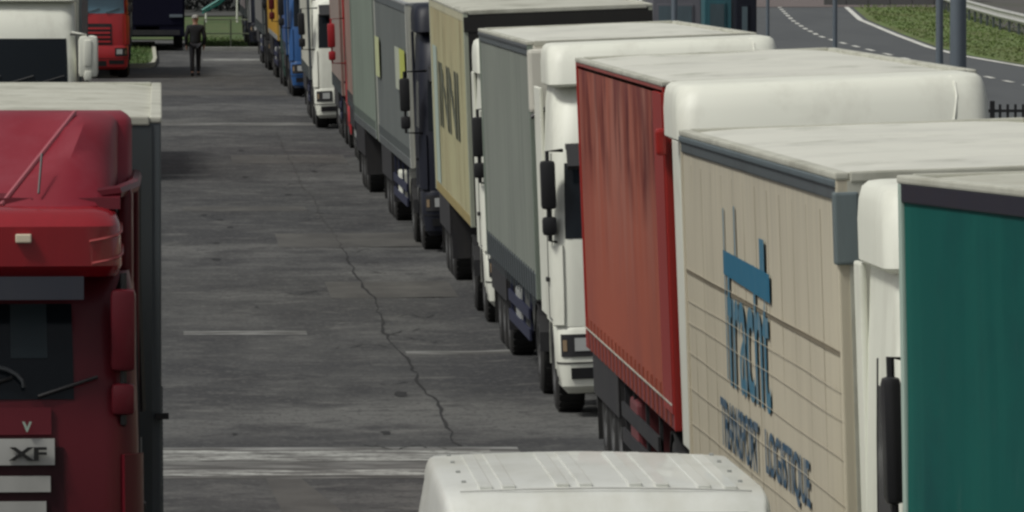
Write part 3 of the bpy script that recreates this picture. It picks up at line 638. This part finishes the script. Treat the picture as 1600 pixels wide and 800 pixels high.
for s_ in (-1, 1):
    pr = MB().tube([(s_*(.26+.46*t), y0+.415+.80*t+max(0, t-.8)*1.2, 3.42+.57*t+.004) for t in [i/8 for i in range(9)]], .016, 6); pr.build('ridge_highlight', mat('highlight_pale_red', (.34, .09, .11), .5, dirt=.3), r, True)  # pinkish tube added along each ridge, a highlight painted in pale red
    MB().tube([(s_*.50, y0+.40, 3.50), (s_*.52, y0+.55, 3.75)], .008, 5).build('deflector_seam', black_plastic, r)
MB().tube([(1.12, -.5, 3.55), (1.12, -.5, 2.9), (1.15, -.5, 2.0)], .03, 6).build('air_line', black_plastic, r)
MB().box(1.24, 1.33, -.05, .03, 1.92, 1.96).build('trailer_marker', black_plastic, r)
MB().box(1.09, 1.15, -.02, -.013, 1.66, 1.80).build('reflector', lamp_white, r)

r, (body, df, cab) = semi('white lorry cab with dark band and pale figure mark, behind the dark red lorry', -4.10, 158.8,
     dict(curtain=slate_tarp, h=3.9, L=13.6, paint=white_paint, roof=3.95, mirror=white_paint, mirror_out=.20, ws=(1.92, 2.78, 1.1), seed=63, visor=False), group=lg, roll=0)
MB().box(1.24, 1.62, -2.62, -2.30, 2.02, 2.84, .1).build('wide_mirror', white_paint, r, True)
MB().tube([(1.1, -2.4, 2.9), (1.4, -2.45, 2.84)], .03, 6).build('mirror_arm', white_paint, r)
q = body.P(2.2, -.62, .02)
MB().tube([(q[0], q[1]-.05, 2.62), (q[0]-.03, q[1]-.05, 2.40), (q[0]-.18, q[1]-.05, 2.12)], .02, 5).tube([(q[0]-.02, q[1]-.05, 2.42), (q[0]+.15, q[1]-.05, 2.12)], .02, 5).tube([(q[0]-.14, q[1]-.05, 2.5), (q[0]+.12, q[1]-.05, 2.46)], .018, 5).build('figure_mark', mat('mark_pale', (.5, .52, .55), .4, dirt=0), r)
semi('red lorry cab with pale blue windshield beside the walking man', -3.42, 239.6,
     dict(curtain=tarp_white, h=3.9, L=11, paint=red2_paint, roof=3.95, glass=teal_glass, mirror_out=.05, seed=65, fairing=False), group=lg, roll=0)
# dark box lorry seen from the rear
nb = empty('box_truck', (-.42, 287, g(0, 287))); tag(nb, 'dark navy box body of a lorry standing behind the red cab beside the grass island', 'truck', lg)
MB().box(-1.27, 1.27, -12, 0, .38, 4.1, .03).build('box_body', navy_tarp, nb)
MB().box(-1.2, 1.2, -12.03, -12.0, .80, 4.0).build('rear_door', mat('navy_door', (.007, .007, .019), .8, dirt=.2, spec=.1, dcol=(.012, .012, .02)), nb)
MB().box(-1.1, 1.1, -12.2, -12.05, .45, .62).box(-.4, .4, -12, 0, .45, .74).build('chassis', chassis_m, nb)
for yy in (-10.5, -9.2, -2):
    for s_ in (-1, 1): put_wheel(nb, s_*1.05, yy)
MB().box(.75, 1.2, -12.1, -12.03, 1.05, 1.15, .01).build('tail_lamp', lamp_grey, nb)

# ------------------------------------------------------------------ minibus in the foreground
def make_van(loc):
    r = empty('white_van', loc); tag(r, 'white van seen from above with ribbed roof, in the middle foreground', 'van')
    vw = mat('van_white', (.66, .67, .63), .4, dirt=.6, sc=(3, 1.2, 1), coat=.2, dcol=(.46, .46, .40))
    second_layer(vw, (.52, .51, .44), (2, .8, 1), .5, .7, .5)
    def sec(y, zt, zs, hr, hb, zb=.42):
        # half profile: sill, side, waist, shoulder, roof
        pts = [(hb*.93, zb), (hb, zb+.15), (hb, zs*.62), (hb*.985, zs)]
        d_ = hr-.0
        for k in range(5):
            t = k/4; a = t*math.pi/2
            pts.append((hr+.045*math.cos(a), zt-.13+.13*math.sin(a)-.0))
        pts += [(hr*.66, zt+.012), (hr*.33, zt+.02), (0, zt+.024)]
        full = [(x, z) for x, z in pts]+[(-x, z) for x, z in pts[-2::-1]]
        return [(x, y, z) for x, z in full]
    ss = [sec(-2.05, .95, .75, .70, .84, .35), sec(-2.0, 1.02, .82, .76, .93), sec(-1.7, 1.15, .95, .80, .97), sec(-1.1, 1.32, 1.1, .80, 1.0), sec(-1.0, 1.36, 1.15, .80, 1.0), sec(-.10, 2.18, 1.28, .80, 1.03), sec(.10, 2.235, 1.3, .815, 1.03), sec(.5, 2.25, 1.3, .825, 1.03), sec(2.9, 2.25, 1.3, .81, 1.02), sec(3.22, 2.235, 1.3, .79, 1.0), sec(3.34, 2.12, 1.3, .78, .99), sec(3.38, 1.3, 1.2, .85, .98)]
    n = len(ss[0]); fs = [(j*n+i, j*n+i+1, (j+1)*n+i+1, (j+1)*n+i) for j in range(len(ss)-1) for i in range(n-1)]
    fs += [(j*n+n-1, j*n, (j+1)*n, (j+1)*n+n-1) for j in range(len(ss)-1)]+[tuple(range(n)), tuple((len(ss)-1)*n+i for i in range(n))]
    b = MB().add([p for q in ss for p in q], fs).build('body', vw, r, True)
    # roof pressings run lengthwise
    for xx, hh in ((-.62, .018), (-.50, .014), (-.22, .018), (-.10, .014), (.16, .018), (.30, .018), (.52, .016), (.66, .018)):
        MB().box(xx-.035, xx+.035, .25, 2.85, 2.23, 2.279-.026*(abs(xx)/.8)**1.6+hh*.25, .006).build('roof_rib', vw, r)
    for xx in (-.72, .74):
        for yy in (.7, 1.5, 2.3, 2.9): MB().box(xx-.012, xx+.012, yy-.015, yy+.015, 2.25, 2.266, .003).build('roof_bolt', grey_panel, r)
    MB().tube([(-.76, .12, 2.247), (-.4, .08, 2.262), (0, .07, 2.268), (.4, .08, 2.262), (.76, .12, 2.247)], .004, 5).build('roof_seam', mat('seam_grey', (.4, .4, .38), .5, dirt=0), r)
    for s_ in (-1, 1):
        MB().tube([(s_*.795, .1, 2.21), (s_*.82, .5, 2.226), (s_*.82, 2.9, 2.226), (s_*.81, 3.2, 2.2)], .013, 5).build('roof_gutter', vw, r)
        for (a, b_) in ((.25, 1.05), (1.2, 2.1), (2.2, 3.1)):
            v = []
            for zz, xx in ((1.36, .996), (2.0, .862)): v += [(s_*xx, a, zz), (s_*xx, b_, zz)]
            vv = v+[(x-s_*.02, y, z) for x, y, z in v]
            MB().add(vv, [(0, 1, 3, 2), (0, 1, 5, 4), (1, 3, 7, 5), (3, 2, 6, 7), (2, 0, 4, 6)]).build('side_window', glass, r)
        MB().box(s_*1.02, s_*1.18, -.62, -.50, 1.22, 1.5, .04).build('mirror', black_plastic, r, True)
        MB().box(s_*.98, s_*1.10, -.58, -.54, 1.28, 1.34).build('mirror_arm', black_plastic, r)
        MB().box(s_*.62, s_*.86, -2.03, -1.93, .72, .92, .03).build('headlight', lamp_white, r, True)
        put_small = lambda yy: None
        for yy in (-1.25, 2.4):
            t = bpy.data.objects.new('wheel', W1[0]); C.objects.link(t); t.parent = r; t.scale = (.7, .68, .68); t.location = (s_*.90, yy, .34)
            link('rim', W1[1], t)
    vs = [(-.80, -.96, 1.43), (.80, -.96, 1.43), (.72, -.16, 2.155), (-.72, -.16, 2.155)]; vs += [(x, y+.03, z-.03) for x, y, z in vs]
    MB().add(vs, [(0, 1, 2, 3), (0, 1, 5, 4), (1, 2, 6, 5), (2, 3, 7, 6), (3, 0, 4, 7)]).build('windshield', glass, r)
    MB().box(-.6, .6, -2.06, -2.0, .5, .66, .02).build('grille', black_plastic, r)
    MB().box(-.9, .9, -2.12, -1.98, .34, .5, .04).build('bumper', black_plastic, r, True)
    MB().box(.02, .90, 3.385, 3.41, .6, 1.28, .02).build('rear_door', vw, r); MB().box(-.90, -.02, 3.385, 3.41, .6, 1.28, .02).build('rear_door', vw, r)
    return r
make_van((2.315, 41.35, 0))

# ------------------------------------------------------------------ the walking man
skin = mat('skin', (.35, .20, .15), .6, dirt=0); cloth_dark = mat('dark_cloth', (.012, .013, .017), .85, dirt=.3, dcol=(.025, .025, .03)); trouser_m = mat('dark_trousers', (.016, .016, .022), .85, dirt=.3, dcol=(.03, .03, .035)); grey_hair = mat('grey_cap', (.30, .30, .28), .8, dirt=.4)
def skinned(name, verts, edges, radii, m, parent, root_i=0, sub=2):
    me = bpy.data.meshes.new(name); me.from_pydata(verts, edges, []); o = bpy.data.objects.new(name, me); C.objects.link(o)
    o.modifiers.new('s', 'SKIN'); o.modifiers.new('d', 'SUBSURF').levels = sub; o.modifiers['d'].render_levels = sub
    for i, rr in enumerate(radii):
        q = me.skin_vertices[0].data[i]; q.radius = rr if isinstance(rr, tuple) else (rr, rr); q.use_root = (i == root_i)
    dg = bpy.context.evaluated_depsgraph_get(); m2 = bpy.data.meshes.new_from_object(o.evaluated_get(dg)); bpy.data.objects.remove(o)
    m2.materials.clear(); m2.materials.append(m); m2.name = name
    for p in m2.polygons: p.use_smooth = True
    return link(name, m2, parent)
def make_man(loc, rz):
    r = empty('person', loc, (0, 0, rz)); tag(r, 'man in dark jacket and trousers with grey cap walking away down the lane', 'person')
    V = []; E_ = []; Rr = []
    def v(p, rad, frm=None):
        V.append(p); Rr.append(rad); i = len(V)-1
        if frm is not None: E_.append((frm, i))
        return i
    pel = v((0, 0, .98), (.15, .11)); sp = v((0, 0, 1.15), (.14, .105), pel); ch = v((0, .01, 1.38), (.17, .12), sp); nk = v((0, .0, 1.54), .06, ch)
    hd = v((0, .02, 1.62), .075, nk); hd2 = v((0, .03, 1.70), .095, hd); hd3 = v((0, .02, 1.79), .075, hd2)
    nose = v((0, .125, 1.68), .014, hd2)
    for s_ in (-1, 1): v((s_*.095, .01, 1.69), .016, hd2)
    for s_ in (-1, 1):
        sh = v((s_*.19, 0, 1.45), .065, ch); el = v((s_*.27, -.03, 1.16), .045, sh); wr = v((s_*.26, .05, .92), .03, el); pm = v((s_*.255, .06, .85), (.022, .036), wr)
        for k in range(4):
            a = v((s_*.262, .03+.02*k, .79), .0095, pm); b_ = v((s_*.250, .033+.02*k, .745+.006*abs(k-1.5)), .0085, a)
        th = v((s_*.235, .095, .83), .011, pm); v((s_*.225, .105, .79), .009, th)
        fw = .16 if s_ > 0 else -.12
        hp = v((s_*.095, 0, .93), .095, pel); kn = v((s_*.10, fw*.6+.02, .52), .06, hp); an = v((s_*.10, fw*.9, .12), .042, kn); hl = v((s_*.10, fw-.03, .06), .045, an); v((s_*.11, fw+.14, .045), (.045, .03), hl)
    skinned('body', V, E_, Rr, skin, r, pel)
    V, E_, Rr = [], [], []
    a = v((0, 0, .88), (.185, .14)); b_ = v((0, 0, 1.05), (.185, .14), a); c = v((0, .01, 1.25), (.19, .14), b_); d_ = v((0, .01, 1.42), (.20, .135), c); v((0, .005, 1.545), (.085, .08), d_)
    for s_ in (-1, 1):
        sh = v((s_*.205, 0, 1.45), .085, d_); el = v((s_*.28, -.03, 1.16), .066, sh); v((s_*.265, .045, .92), .052, el)
    skinned('jacket', V, E_, Rr, cloth_dark, r, 0)
    V, E_, Rr = [], [], []
    a = v((0, 0, .99), (.165, .125))
    for s_ in (-1, 1):
        fw = .16 if s_ > 0 else -.12
        hp = v((s_*.098, 0, .90), .108, a); kn = v((s_*.10, fw*.6+.02, .52), .078, hp); v((s_*.10, fw*.9, .10), .068, kn)
    skinned('trousers', V, E_, Rr, trouser_m, r, 0)
    for s_ in (-1, 1):
        fw = .16 if s_ > 0 else -.12
        MB().box(s_*.10-.05, s_*.10+.05, fw-.09, fw+.19, .0, .10, .035).build('shoe', black_plastic, r, True)
    hat = MB(); vs = []; n = 14
    for j in range(6):
        t = j/5*math.pi/2
        for i in range(n):
            aa = 2*math.pi*i/n; vs.append((.108*math.cos(t)*math.cos(aa), .02+.12*math.cos(t)*math.sin(aa), 1.735+.10*math.sin(t)))
    fs = [(j*n+i, j*n+(i+1) % n, (j+1)*n+(i+1) % n, (j+1)*n+i) for j in range(5) for i in range(n)]
    hat.add(vs, fs).add([(-.07, .12, 1.735), (.07, .12, 1.735), (.05, .20, 1.725), (-.05, .20, 1.725)], [(0, 1, 2, 3)]).build('cap', grey_hair, r, True)
    for s_ in (-1, 1): MB().box(s_*.035-.012, s_*.035+.012, .117, .125, 1.70, 1.712).build('eye', black_plastic, r)
    MB().box(-.025, .025, .112, .12, 1.635, 1.643).build('mouth', mat('lips', (.25, .1, .09), .6, dirt=0), r)
    return r
make_man((1.06, 240.0, g(1.06, 240)), R(4))

# ------------------------------------------------------------------ grass, verges, far road
turf_m = mat('turf', (.045, .085, .018), .9, dirt=.8, sc=(1.5, .5, 1), dcol=(.085, .095, .035), contrast=(.4, .65))
verge_m = mat('verge', (.11, .16, .045), .9, dirt=.7, sc=(.7, .12, 1), dcol=(.10, .10, .035), contrast=(.42, .62))
shade_grey = mat('far_asphalt', (.075, .075, .075), .85, dirt=.6, sc=(.3, .05, 1), dcol=(.05, .05, .052))
road_m = mat('highway_asphalt', (.078, .084, .088), .85, dirt=.6, sc=(.5, .06, 1), dcol=(.055, .060, .065), contrast=(.4, .65))
poly_sheet('highway', [(12, 130), (60, 130), (60, 250), (38, 330), (34.4, 420), (24, 420), (16, 330), (12, 250)], road_m, .012)
solid = [(40, 428), (34.2, 405), (31.0, 362), (28.4, 323.8), (27.0, 293.3), (26.1, 271), (25.9, 258), (26.3, 243.4), (27.1, 233), (30, 215), (36, 200)]
left_v = [(35, 430)]+[(x+.35, y) for x, y in solid[1:]]
poly_sheet('verge', [(x+.3, y) for x, y in solid]+[(60, 200), (60, 430)], verge_m, .020)
strip('edge_line', solid, .22, fresh, .026, jitter=.15)
dash = [(29.9, 389), (28.5, 370), (27.28, 350.9), (26.3, 335), (25.53, 322.4), (24.66, 305.8), (23.95, 290), (23.76, 279), (23.7, 268), (23.7, 255), (23.75, 240), (23.9, 226), (24.1, 212)]
dl = []
for i in range(len(dash)-1):
    a, b_ = Vector(dash[i]), Vector(dash[i+1]); n_ = max(1, round((a-b_).length/5.6))
    for k in range(n_): dl.append((a.lerp(b_, k/n_), a.lerp(b_, (k+.45)/n_)))
for a, b_ in dl: strip('lane_dash', [tuple(a), tuple(b_)], .17, fresh, .026)
poly_sheet('pink_apron', [(24.5, 356), (36.5, 356), (40, 520), (20, 520)], mat('pinkish_paving', (.14, .115, .11), .9, dirt=.5), .030)
poly_sheet('far_verge', [(14, 390), (23, 372), (24, 520), (0, 520)], shade_grey, .022)
poly_sheet('service_yard', [(38, 395), (34.9, 351), (33.5, 326.8), (32.1, 302), (31.8, 287.4), (31.5, 261), (60, 230), (90, 400), (60, 520)], mat('yard_paving', (.085, .080, .075), .9, dirt=.8, dcol=(.05, .065, .03), sc=(.3, .06, 1)), .024)
lawn = [(-12, 274.5), (2.9, 274.5), (9, 274.5), (9, 420), (-12, 420)]
lawn = [(.75, 286), (9, 276), (9, 345), (-12, 345), (-12, 300), (.7, 300)]
poly_sheet('lawn', [(.95, 275.5), (12, 275.5), (12, 335), (-14, 335), (-14, 293), (.95, 293)], turf_m, .03)
poly_sheet('far_bank', [(-40, 335.5), (12.4, 335.5), (12.4, 600), (-40, 600)], mat('bank_soil', (.055, .055, .052), .9, dirt=.7, dcol=(.035, .045, .03)), .03)
MB().box(.8, 12.1, 275.0, 275.4, g(0, 275)-.1, g(0, 275)+.13, .02).build('kerb', mat('kerb_stone', (.26, .26, .24), .8, dirt=.5)); C.objects[-1]['kind'] = 'structure'
# grass blades joined as stuff
def blades(name, pts_fn, n, hgt, wdt, m):
    mb = MB()
    for _ in range(n):
        x, y = pts_fn(); z = g(x, y)+.02; a = random.uniform(0, 3.14); h_ = hgt*random.uniform(.5, 1.3); dx, dy = math.cos(a)*wdt, math.sin(a)*wdt
        lx, ly = random.uniform(-.5, .5)*h_, random.uniform(-.5, .5)*h_
        mb.add([(x-dx, y-dy, z), (x+dx, y+dy, z), (x+lx, y+ly, z+h_)], [(0, 1, 2)])
    o = mb.build(name, m); tag(o, None, None, None, 'stuff'); return o
blade_m = mat('grass_blade', (.06, .115, .025), .8, dirt=.7, sc=(.8, .3, .8), dcol=(.13, .14, .05))
o = blades('grass', lambda: (random.uniform(1.0, 11), random.uniform(276, 300)), 12000, .10, .04, blade_m); tag(o, 'short grass of the lawn beyond the end of the lane', 'grass')
def vpt():
    while True:
        y = random.uniform(225, 395); x = random.uniform(25, 36)
        for a, b_ in zip(solid, solid[1:]):
            if b_[1] <= y <= a[1]:
                t = (y-b_[1])/(a[1]-b_[1]); xl = b_[0]+(a[0]-b_[0])*t
                if xl+.6 < x: return x, y
                break
o = blades('grass', vpt, 12000, .05, .05, mat('verge_blade', (.10, .155, .035), .8, dirt=.8, sc=(.5, .1, .5), dcol=(.14, .14, .06))); tag(o, 'mown grass of the sloping verge beside the highway', 'grass')
# grass island with a pale kerb
isl = [(-1.3, 250), (-.45, 250), (-.28, 252), (-.22, 258), (-.3, 284), (-1.3, 284)]
poly_sheet('grass_island', isl, turf_m, .09)
ik = MB()
for a, b_ in zip(isl, isl[1:]):
    a3, b3 = Vector((*a, g(*a))), Vector((*b_, g(*b_))); t = (b3-a3).normalized(); nn = Vector((t.y, -t.x, 0))*.12
    q = [a3, b3, b3+nn, a3+nn]; ik.add([p+Vector((0, 0, -.05)) for p in q]+[p+Vector((0, 0, .14)) for p in q], [(0, 1, 2, 3), (4, 5, 6, 7), (0, 1, 5, 4), (1, 2, 6, 5), (2, 3, 7, 6), (3, 0, 4, 7)])
o = ik.build('kerb', mat('pale_kerb', (.42, .42, .34), .7, dirt=.4)); o['kind'] = 'structure'
o = blades('grass', lambda: (random.uniform(-1.25, -.36), random.uniform(250.5, 280)), 1500, .14, .04, blade_m); tag(o, 'grass on the small kerbed island beside the red cab', 'grass')

# guardrail
rp = [(38.5, 405), (36.0, 375), (34.24, 350.9), (32.8, 326.8), (31.7, 302), (31.2, 287.4), (30.7, 261), (31.0, 240), (33, 215)]
gr = empty('guardrail', (31.5, 290, g(31, 290))); tag(gr, 'pale corrugated guardrail along the far side of the grass verge', 'guardrail')
prof = [(.0, .38), (.04, .44), (0, .50), (0, .56), (.04, .62), (0, .68)]
rail_m = mat('galvanised_rail', (.50, .50, .48), .5, .1, dirt=.4)
for i in range(len(rp)-1):
    a, b_ = Vector(rp[i]), Vector(rp[i+1]); n_ = 6
    mb = MB(); vs = []
    for p in (a, b_):
        for dx, z in prof: vs.append((p.x-dx-31.5, p.y-290, g(p.x, p.y)+z*1.25-g(31, 290)))
    m_ = len(prof); mb.add(vs, [(k, k+1, m_+k+1, m_+k) for k in range(m_-1)])
    vs2 = [(x+.015, y, z) for x, y, z in vs]; mb.add(vs2, [(k, k+1, m_+k+1, m_+k) for k in range(m_-1)])
    mb.build('rail_beam', rail_m, gr)
    k_ = int((a-b_).length/4)
    for k in range(k_):
        p = a.lerp(b_, k/k_); MB().box(p.x+.05-31.5, p.x+.13-31.5, p.y-.06-290, p.y+.06-290, g(p.x, p.y)-g(31, 290)-.1, g(p.x, p.y)-g(31, 290)+.70).build('rail_post', rail_grey, gr)
# low dark barrier at the far road
br = empty('concrete_barrier', (32, 362, g(32, 362))); tag(br, 'long low dark barrier at the far end of the grass verge', 'barrier')
for k in range(6): MB().prism_x([(-.25, 0), (.25, 0), (.1, .35), (.08, .55), (-.08, .55), (-.1, .35)], -1.9+k*1.0, -.93+k*1.0).build('barrier_block', mat('dark_concrete', (.05, .05, .05), .8, dirt=.3), br)
# yard posts and shrubs beyond the rail
for i, (x, y, h_) in enumerate(((37.0, 330, 3.2), (36.2, 300, 2.6), (38.5, 318, 3.0), (41, 345, 3))):
    p = empty('post', (x, y, g(x, y))); tag(p, ['pale post farthest left behind the guardrail', 'short pale post nearest the guardrail at the right edge', 'pale post between two others behind the guardrail', 'pale post farthest back behind the guardrail'][i], 'post', 'posts behind the guardrail')
    MB().tube([(0, 0, 0), (0, 0, h_)], .06, 8).build('shaft', rail_m, p, True); MB().box(-.12, .12, -.12, .12, 0, .06).build('base_plate', steel, p)
def shrub(loc, rx, rz_, n, label, m):
    r = empty('shrub', loc); tag(r, label, 'shrub', 'shrubs in the background')
    mb = MB()
    cl = [(Vector((random.uniform(-rx, rx), random.uniform(-rx, rx), random.uniform(.25, 1)*rz_)), random.uniform(.25, .5)*rz_) for _ in range(14)]
    for _ in range(n):
        c, rr = random.choice(cl); dd = Vector((random.gauss(0, 1), random.gauss(0, 1), random.gauss(0, 1))).normalized()*rr*random.uniform(.7, 1.05); p = c+dd
        a = Vector((random.uniform(-1, 1), random.uniform(-1, 1), random.uniform(-1, 1))).normalized()*.13; b_ = a.orthogonal()*.8
        mb.add([p-a, p+b_, p+a, p-b_], [(0, 1, 2, 3)])
    mb.build('crown', m, r); MB().tube([(0, 0, 0), (.05, 0, rz_*.4), (0, .05, rz_*.8)], [.07, .05, .02], 6).build('trunk', mat('bark', (.06, .05, .04), .9, dirt=.4), r)
leaf_m = mat('leaf', (.035, .06, .02), .8, dirt=.8, sc=(1, 1, 1), dcol=(.07, .09, .03))
for i, (x, y, a, b_) in enumerate(((36, 372, 1.6, 1.6), (40, 338, 2.0, 1.8), (43, 362, 2.4, 2.0))):
    shrub((x, y, g(x, y)), a, b_, 1500, ['dark green shrub farthest left behind the guardrail', 'dark green shrub at the right edge behind the guardrail', 'largest dark green shrub set back behind the guardrail'][i], leaf_m)
for i, (x, y) in enumerate(((-1.5, 345), (1.2, 352), (3.8, 347))):
    shrub((x, y, g(x, y)), 2.0, 2.6, 1500, ['dark shrub behind the navy box body', 'dark shrub behind the walking man', 'dark shrub behind the turquoise slide'][i], mat('dull_leaf', (.04, .045, .045), .9, dirt=.6, dcol=(.07, .075, .06)))

# lamp posts and thin masts
def mast(x, y, r0, h_, label, grp='tall grey posts beside the highway'):
    p = empty('lamp_post', (x, y, g(x, y))); tag(p, label, 'post', grp)
    MB().tube([(0, 0, 0), (0, 0, h_*.5), (0, 0, h_)], [r0, r0*.9, r0*.75], 16).build('shaft', lamp_grey, p, True)
    MB().box(-r0*1.7, r0*1.7, -r0*1.7, r0*1.7, 0, .04).tube([(0, 0, .04), (0, 0, .3)], r0*1.15, 12).build('base_plate', lamp_grey, p)
    MB().tube([(0, 0, h_-.1), (-.9, 0, h_+.25), (-1.6, 0, h_+.3)], [.06, .05, .04], 8).build('bracket_arm', lamp_grey, p, True)
    MB().box(-2.2, -1.5, -.13, .13, h_+.22, h_+.34, .05).build('lamp_head', grey_panel, p, True)
mast(13.4, 134, .15, 9, 'thickest grey post at the upper right, in front of the grass verge')
mast(16.6, 170, .085, 8, 'thin grey post just left of the thickest post')
mast(14.45, 171, .055, 8, 'thin grey post standing left of the dashed lane line end')
mast(16.2, 213, .05, 7, 'thin grey post right of the navy kiosk')
mast(13.9, 216, .09, 7, 'lavender grey post against the navy kiosk')
# dark railing fence
fx = empty('railing_fence', (16, 139, g(16, 139))); tag(fx, 'dark upright-bar railing fence behind the beige lorry roof at the right edge', 'fence')
bar = MB().box(-.022, .022, -.014, .014, .05, 1.80).mesh('bar', black_plastic)
for k in range(60): link('bar', bar, fx, (-4.2+k*.135, 0, 0))
for z in (.2, 1.66): MB().box(-4.4, 4.2, -.02, .02, z, z+.05).build('fence_rail', black_plastic, fx)
for x in (-4.3, -1.5, 1.3, 4.1): MB().box(x-.04, x+.04, -.04, .04, 0, 1.86).build('fence_post', black_plastic, fx)
# booths and vehicles at the top centre
def kiosk(x, y, wd, dp, hh, label, wall_m, trim, lights=False):
    k = empty('kiosk', (x, y, g(x, y))); tag(k, label, 'kiosk')
    MB().box(-wd/2, wd/2, 0, dp, .15, hh, .03).build('wall', wall_m, k)
    MB().box(-wd/2-.15, wd/2+.15, -.15, dp+.15, hh, hh+.12, .02).build('roof', trim, k)
    MB().box(-wd/2-.02, wd/2+.02, -.02, dp+.02, 0, .15).build('plinth', grey_panel, k)
    n_ = max(1, int(wd/.8))
    for i in range(n_):
        xa = -wd/2+.12+i*(wd-.24)/n_; f = MB().box(xa, xa+(wd-.24)/n_-.1, -.03, .0, 1.1, 2.1, .01).build('window', trim, k)
        MB().box(xa+.05, xa+(wd-.24)/n_-.15, -.04, -.028, 1.16, 2.04).build('pane', mat('kiosk_glass', (.10, .14, .16), .3, dirt=.5), f)
        if lights:
            for zz in (.35, .75): MB().box(xa+.1, xa+.22, -.03, 0, zz, zz+.12, .01).build('reflector', lamp_white, k)
    return k
kiosk(15.0, 232, 1.4, 2.5, 3.2, 'lilac grey kiosk with pale lights left of the teal kiosk', mat('lilac_wall', (.15, .15, .17), .5, dirt=.4), MATS['lilac_wall'], True)
kiosk(16.5, 236, .85, 2.5, 3.2, 'teal kiosk with pale lights left of the navy kiosk', mat('teal_wall', (.05, .15, .18), .4, dirt=.5), MATS['teal_wall'], True)
kiosk(16.95, 231, .6, 2.0, 3.6, 'narrow navy kiosk beside the lavender grey post', navy_paint, navy_paint)
p = empty('bent_pipe', (12.3, 205, g(12.3, 205))); tag(p, 'white bent pipe standing left of the lilac kiosk', 'pipe')
MB().tube([(-.1, 0, 0), (-.1, 0, 2.0), (-.05, 0, 2.4), (.15, 0, 2.8), (.2, 0, 3.4), (.2, 0, 4.2)], .07, 8).build('pipe', white_paint, p, True)
MB().box(-.3, .1, -.15, .15, 0, .05).build('base_plate', steel, p)

# slide and rail frame on the lawn
sd = empty('playground_slide', (2.6, 322, g(2.6, 322))); tag(sd, 'turquoise playground slide on white legs beyond the lawn', 'slide')
tq = mat('turquoise', (.02, .22, .19), .4, dirt=.3)
MB().add([(-.9, -.25, .55), (-.9, .25, .55), (-.2, .25, .95), (-.2, -.25, .95), (1.3, .25, 2.3), (1.3, -.25, 2.3), (-.9, -.25, .47), (-.9, .25, .47), (-.2, .25, .85), (-.2, -.25, .85), (1.3, .25, 2.2), (1.3, -.25, 2.2)],
         [(0, 1, 2, 3), (3, 2, 4, 5), (6, 7, 8, 9), (9, 8, 10, 11), (0, 3, 9, 6), (3, 5, 11, 9), (1, 2, 8, 7), (2, 4, 10, 8), (0, 1, 7, 6), (4, 5, 11, 10)]).build('chute', tq, sd)
for s_ in (-1, 1): MB().tube([(-.9, s_*.27, .62), (-.2, s_*.27, 1.05), (1.3, s_*.27, 2.45)], .05, 6).build('side_lip', tq, sd)
for (x, z) in ((-.75, .5), (.5, 1.55), (1.3, 2.3), (1.9, 2.9)):
    for s_ in (-1, 1): MB().tube([(x, s_*.27, 0), (x, s_*.27, z)], .04, 6).build('leg', white_paint, sd)
MB().box(1.3, 2.0, -.35, .35, 2.2, 2.27).build('platform', white_paint, sd)
ld = MB()
for k in range(6): ld.box(1.95, 2.0, -.3, .3, .3+k*.33, .34+k*.33)
ld.build('ladder', white_paint, sd)
hf = empty('tube_railing', (2.4, 277, g(2, 277))); tag(hf, 'thin yellowish tube railing at the near edge of the lawn', 'railing')
pale_tube = mat('pale_tube', (.34, .38, .26), .5, dirt=.4)
for x in (-.85, .05, 1.0, 1.9): MB().tube([(x, 0, 0), (x, 0, 1.05)], .028, 6).build('railing_post', pale_tube, hf)
for z in (.55, 1.03): MB().tube([(-.85, 0, z), (1.9, 0, z)], .022, 6).build('rail', pale_tube, hf)
bk = empty('crane_arm', (.6, 318, g(.6, 318))); tag(bk, 'pale bent metal arm above the walking man', 'arm')
MB().tube([(-.05, 0, 0), (-.05, 0, 2.0), (.05, 0, 2.3), (.55, 0, 2.9), (1.0, 0, 3.3)], .06, 8).build('arm', mat('dull_white', (.40, .40, .38), .5, dirt=.3), bk, True)
MB().box(-.25, .15, -.2, .2, 0, .06).build('base_plate', steel, bk)
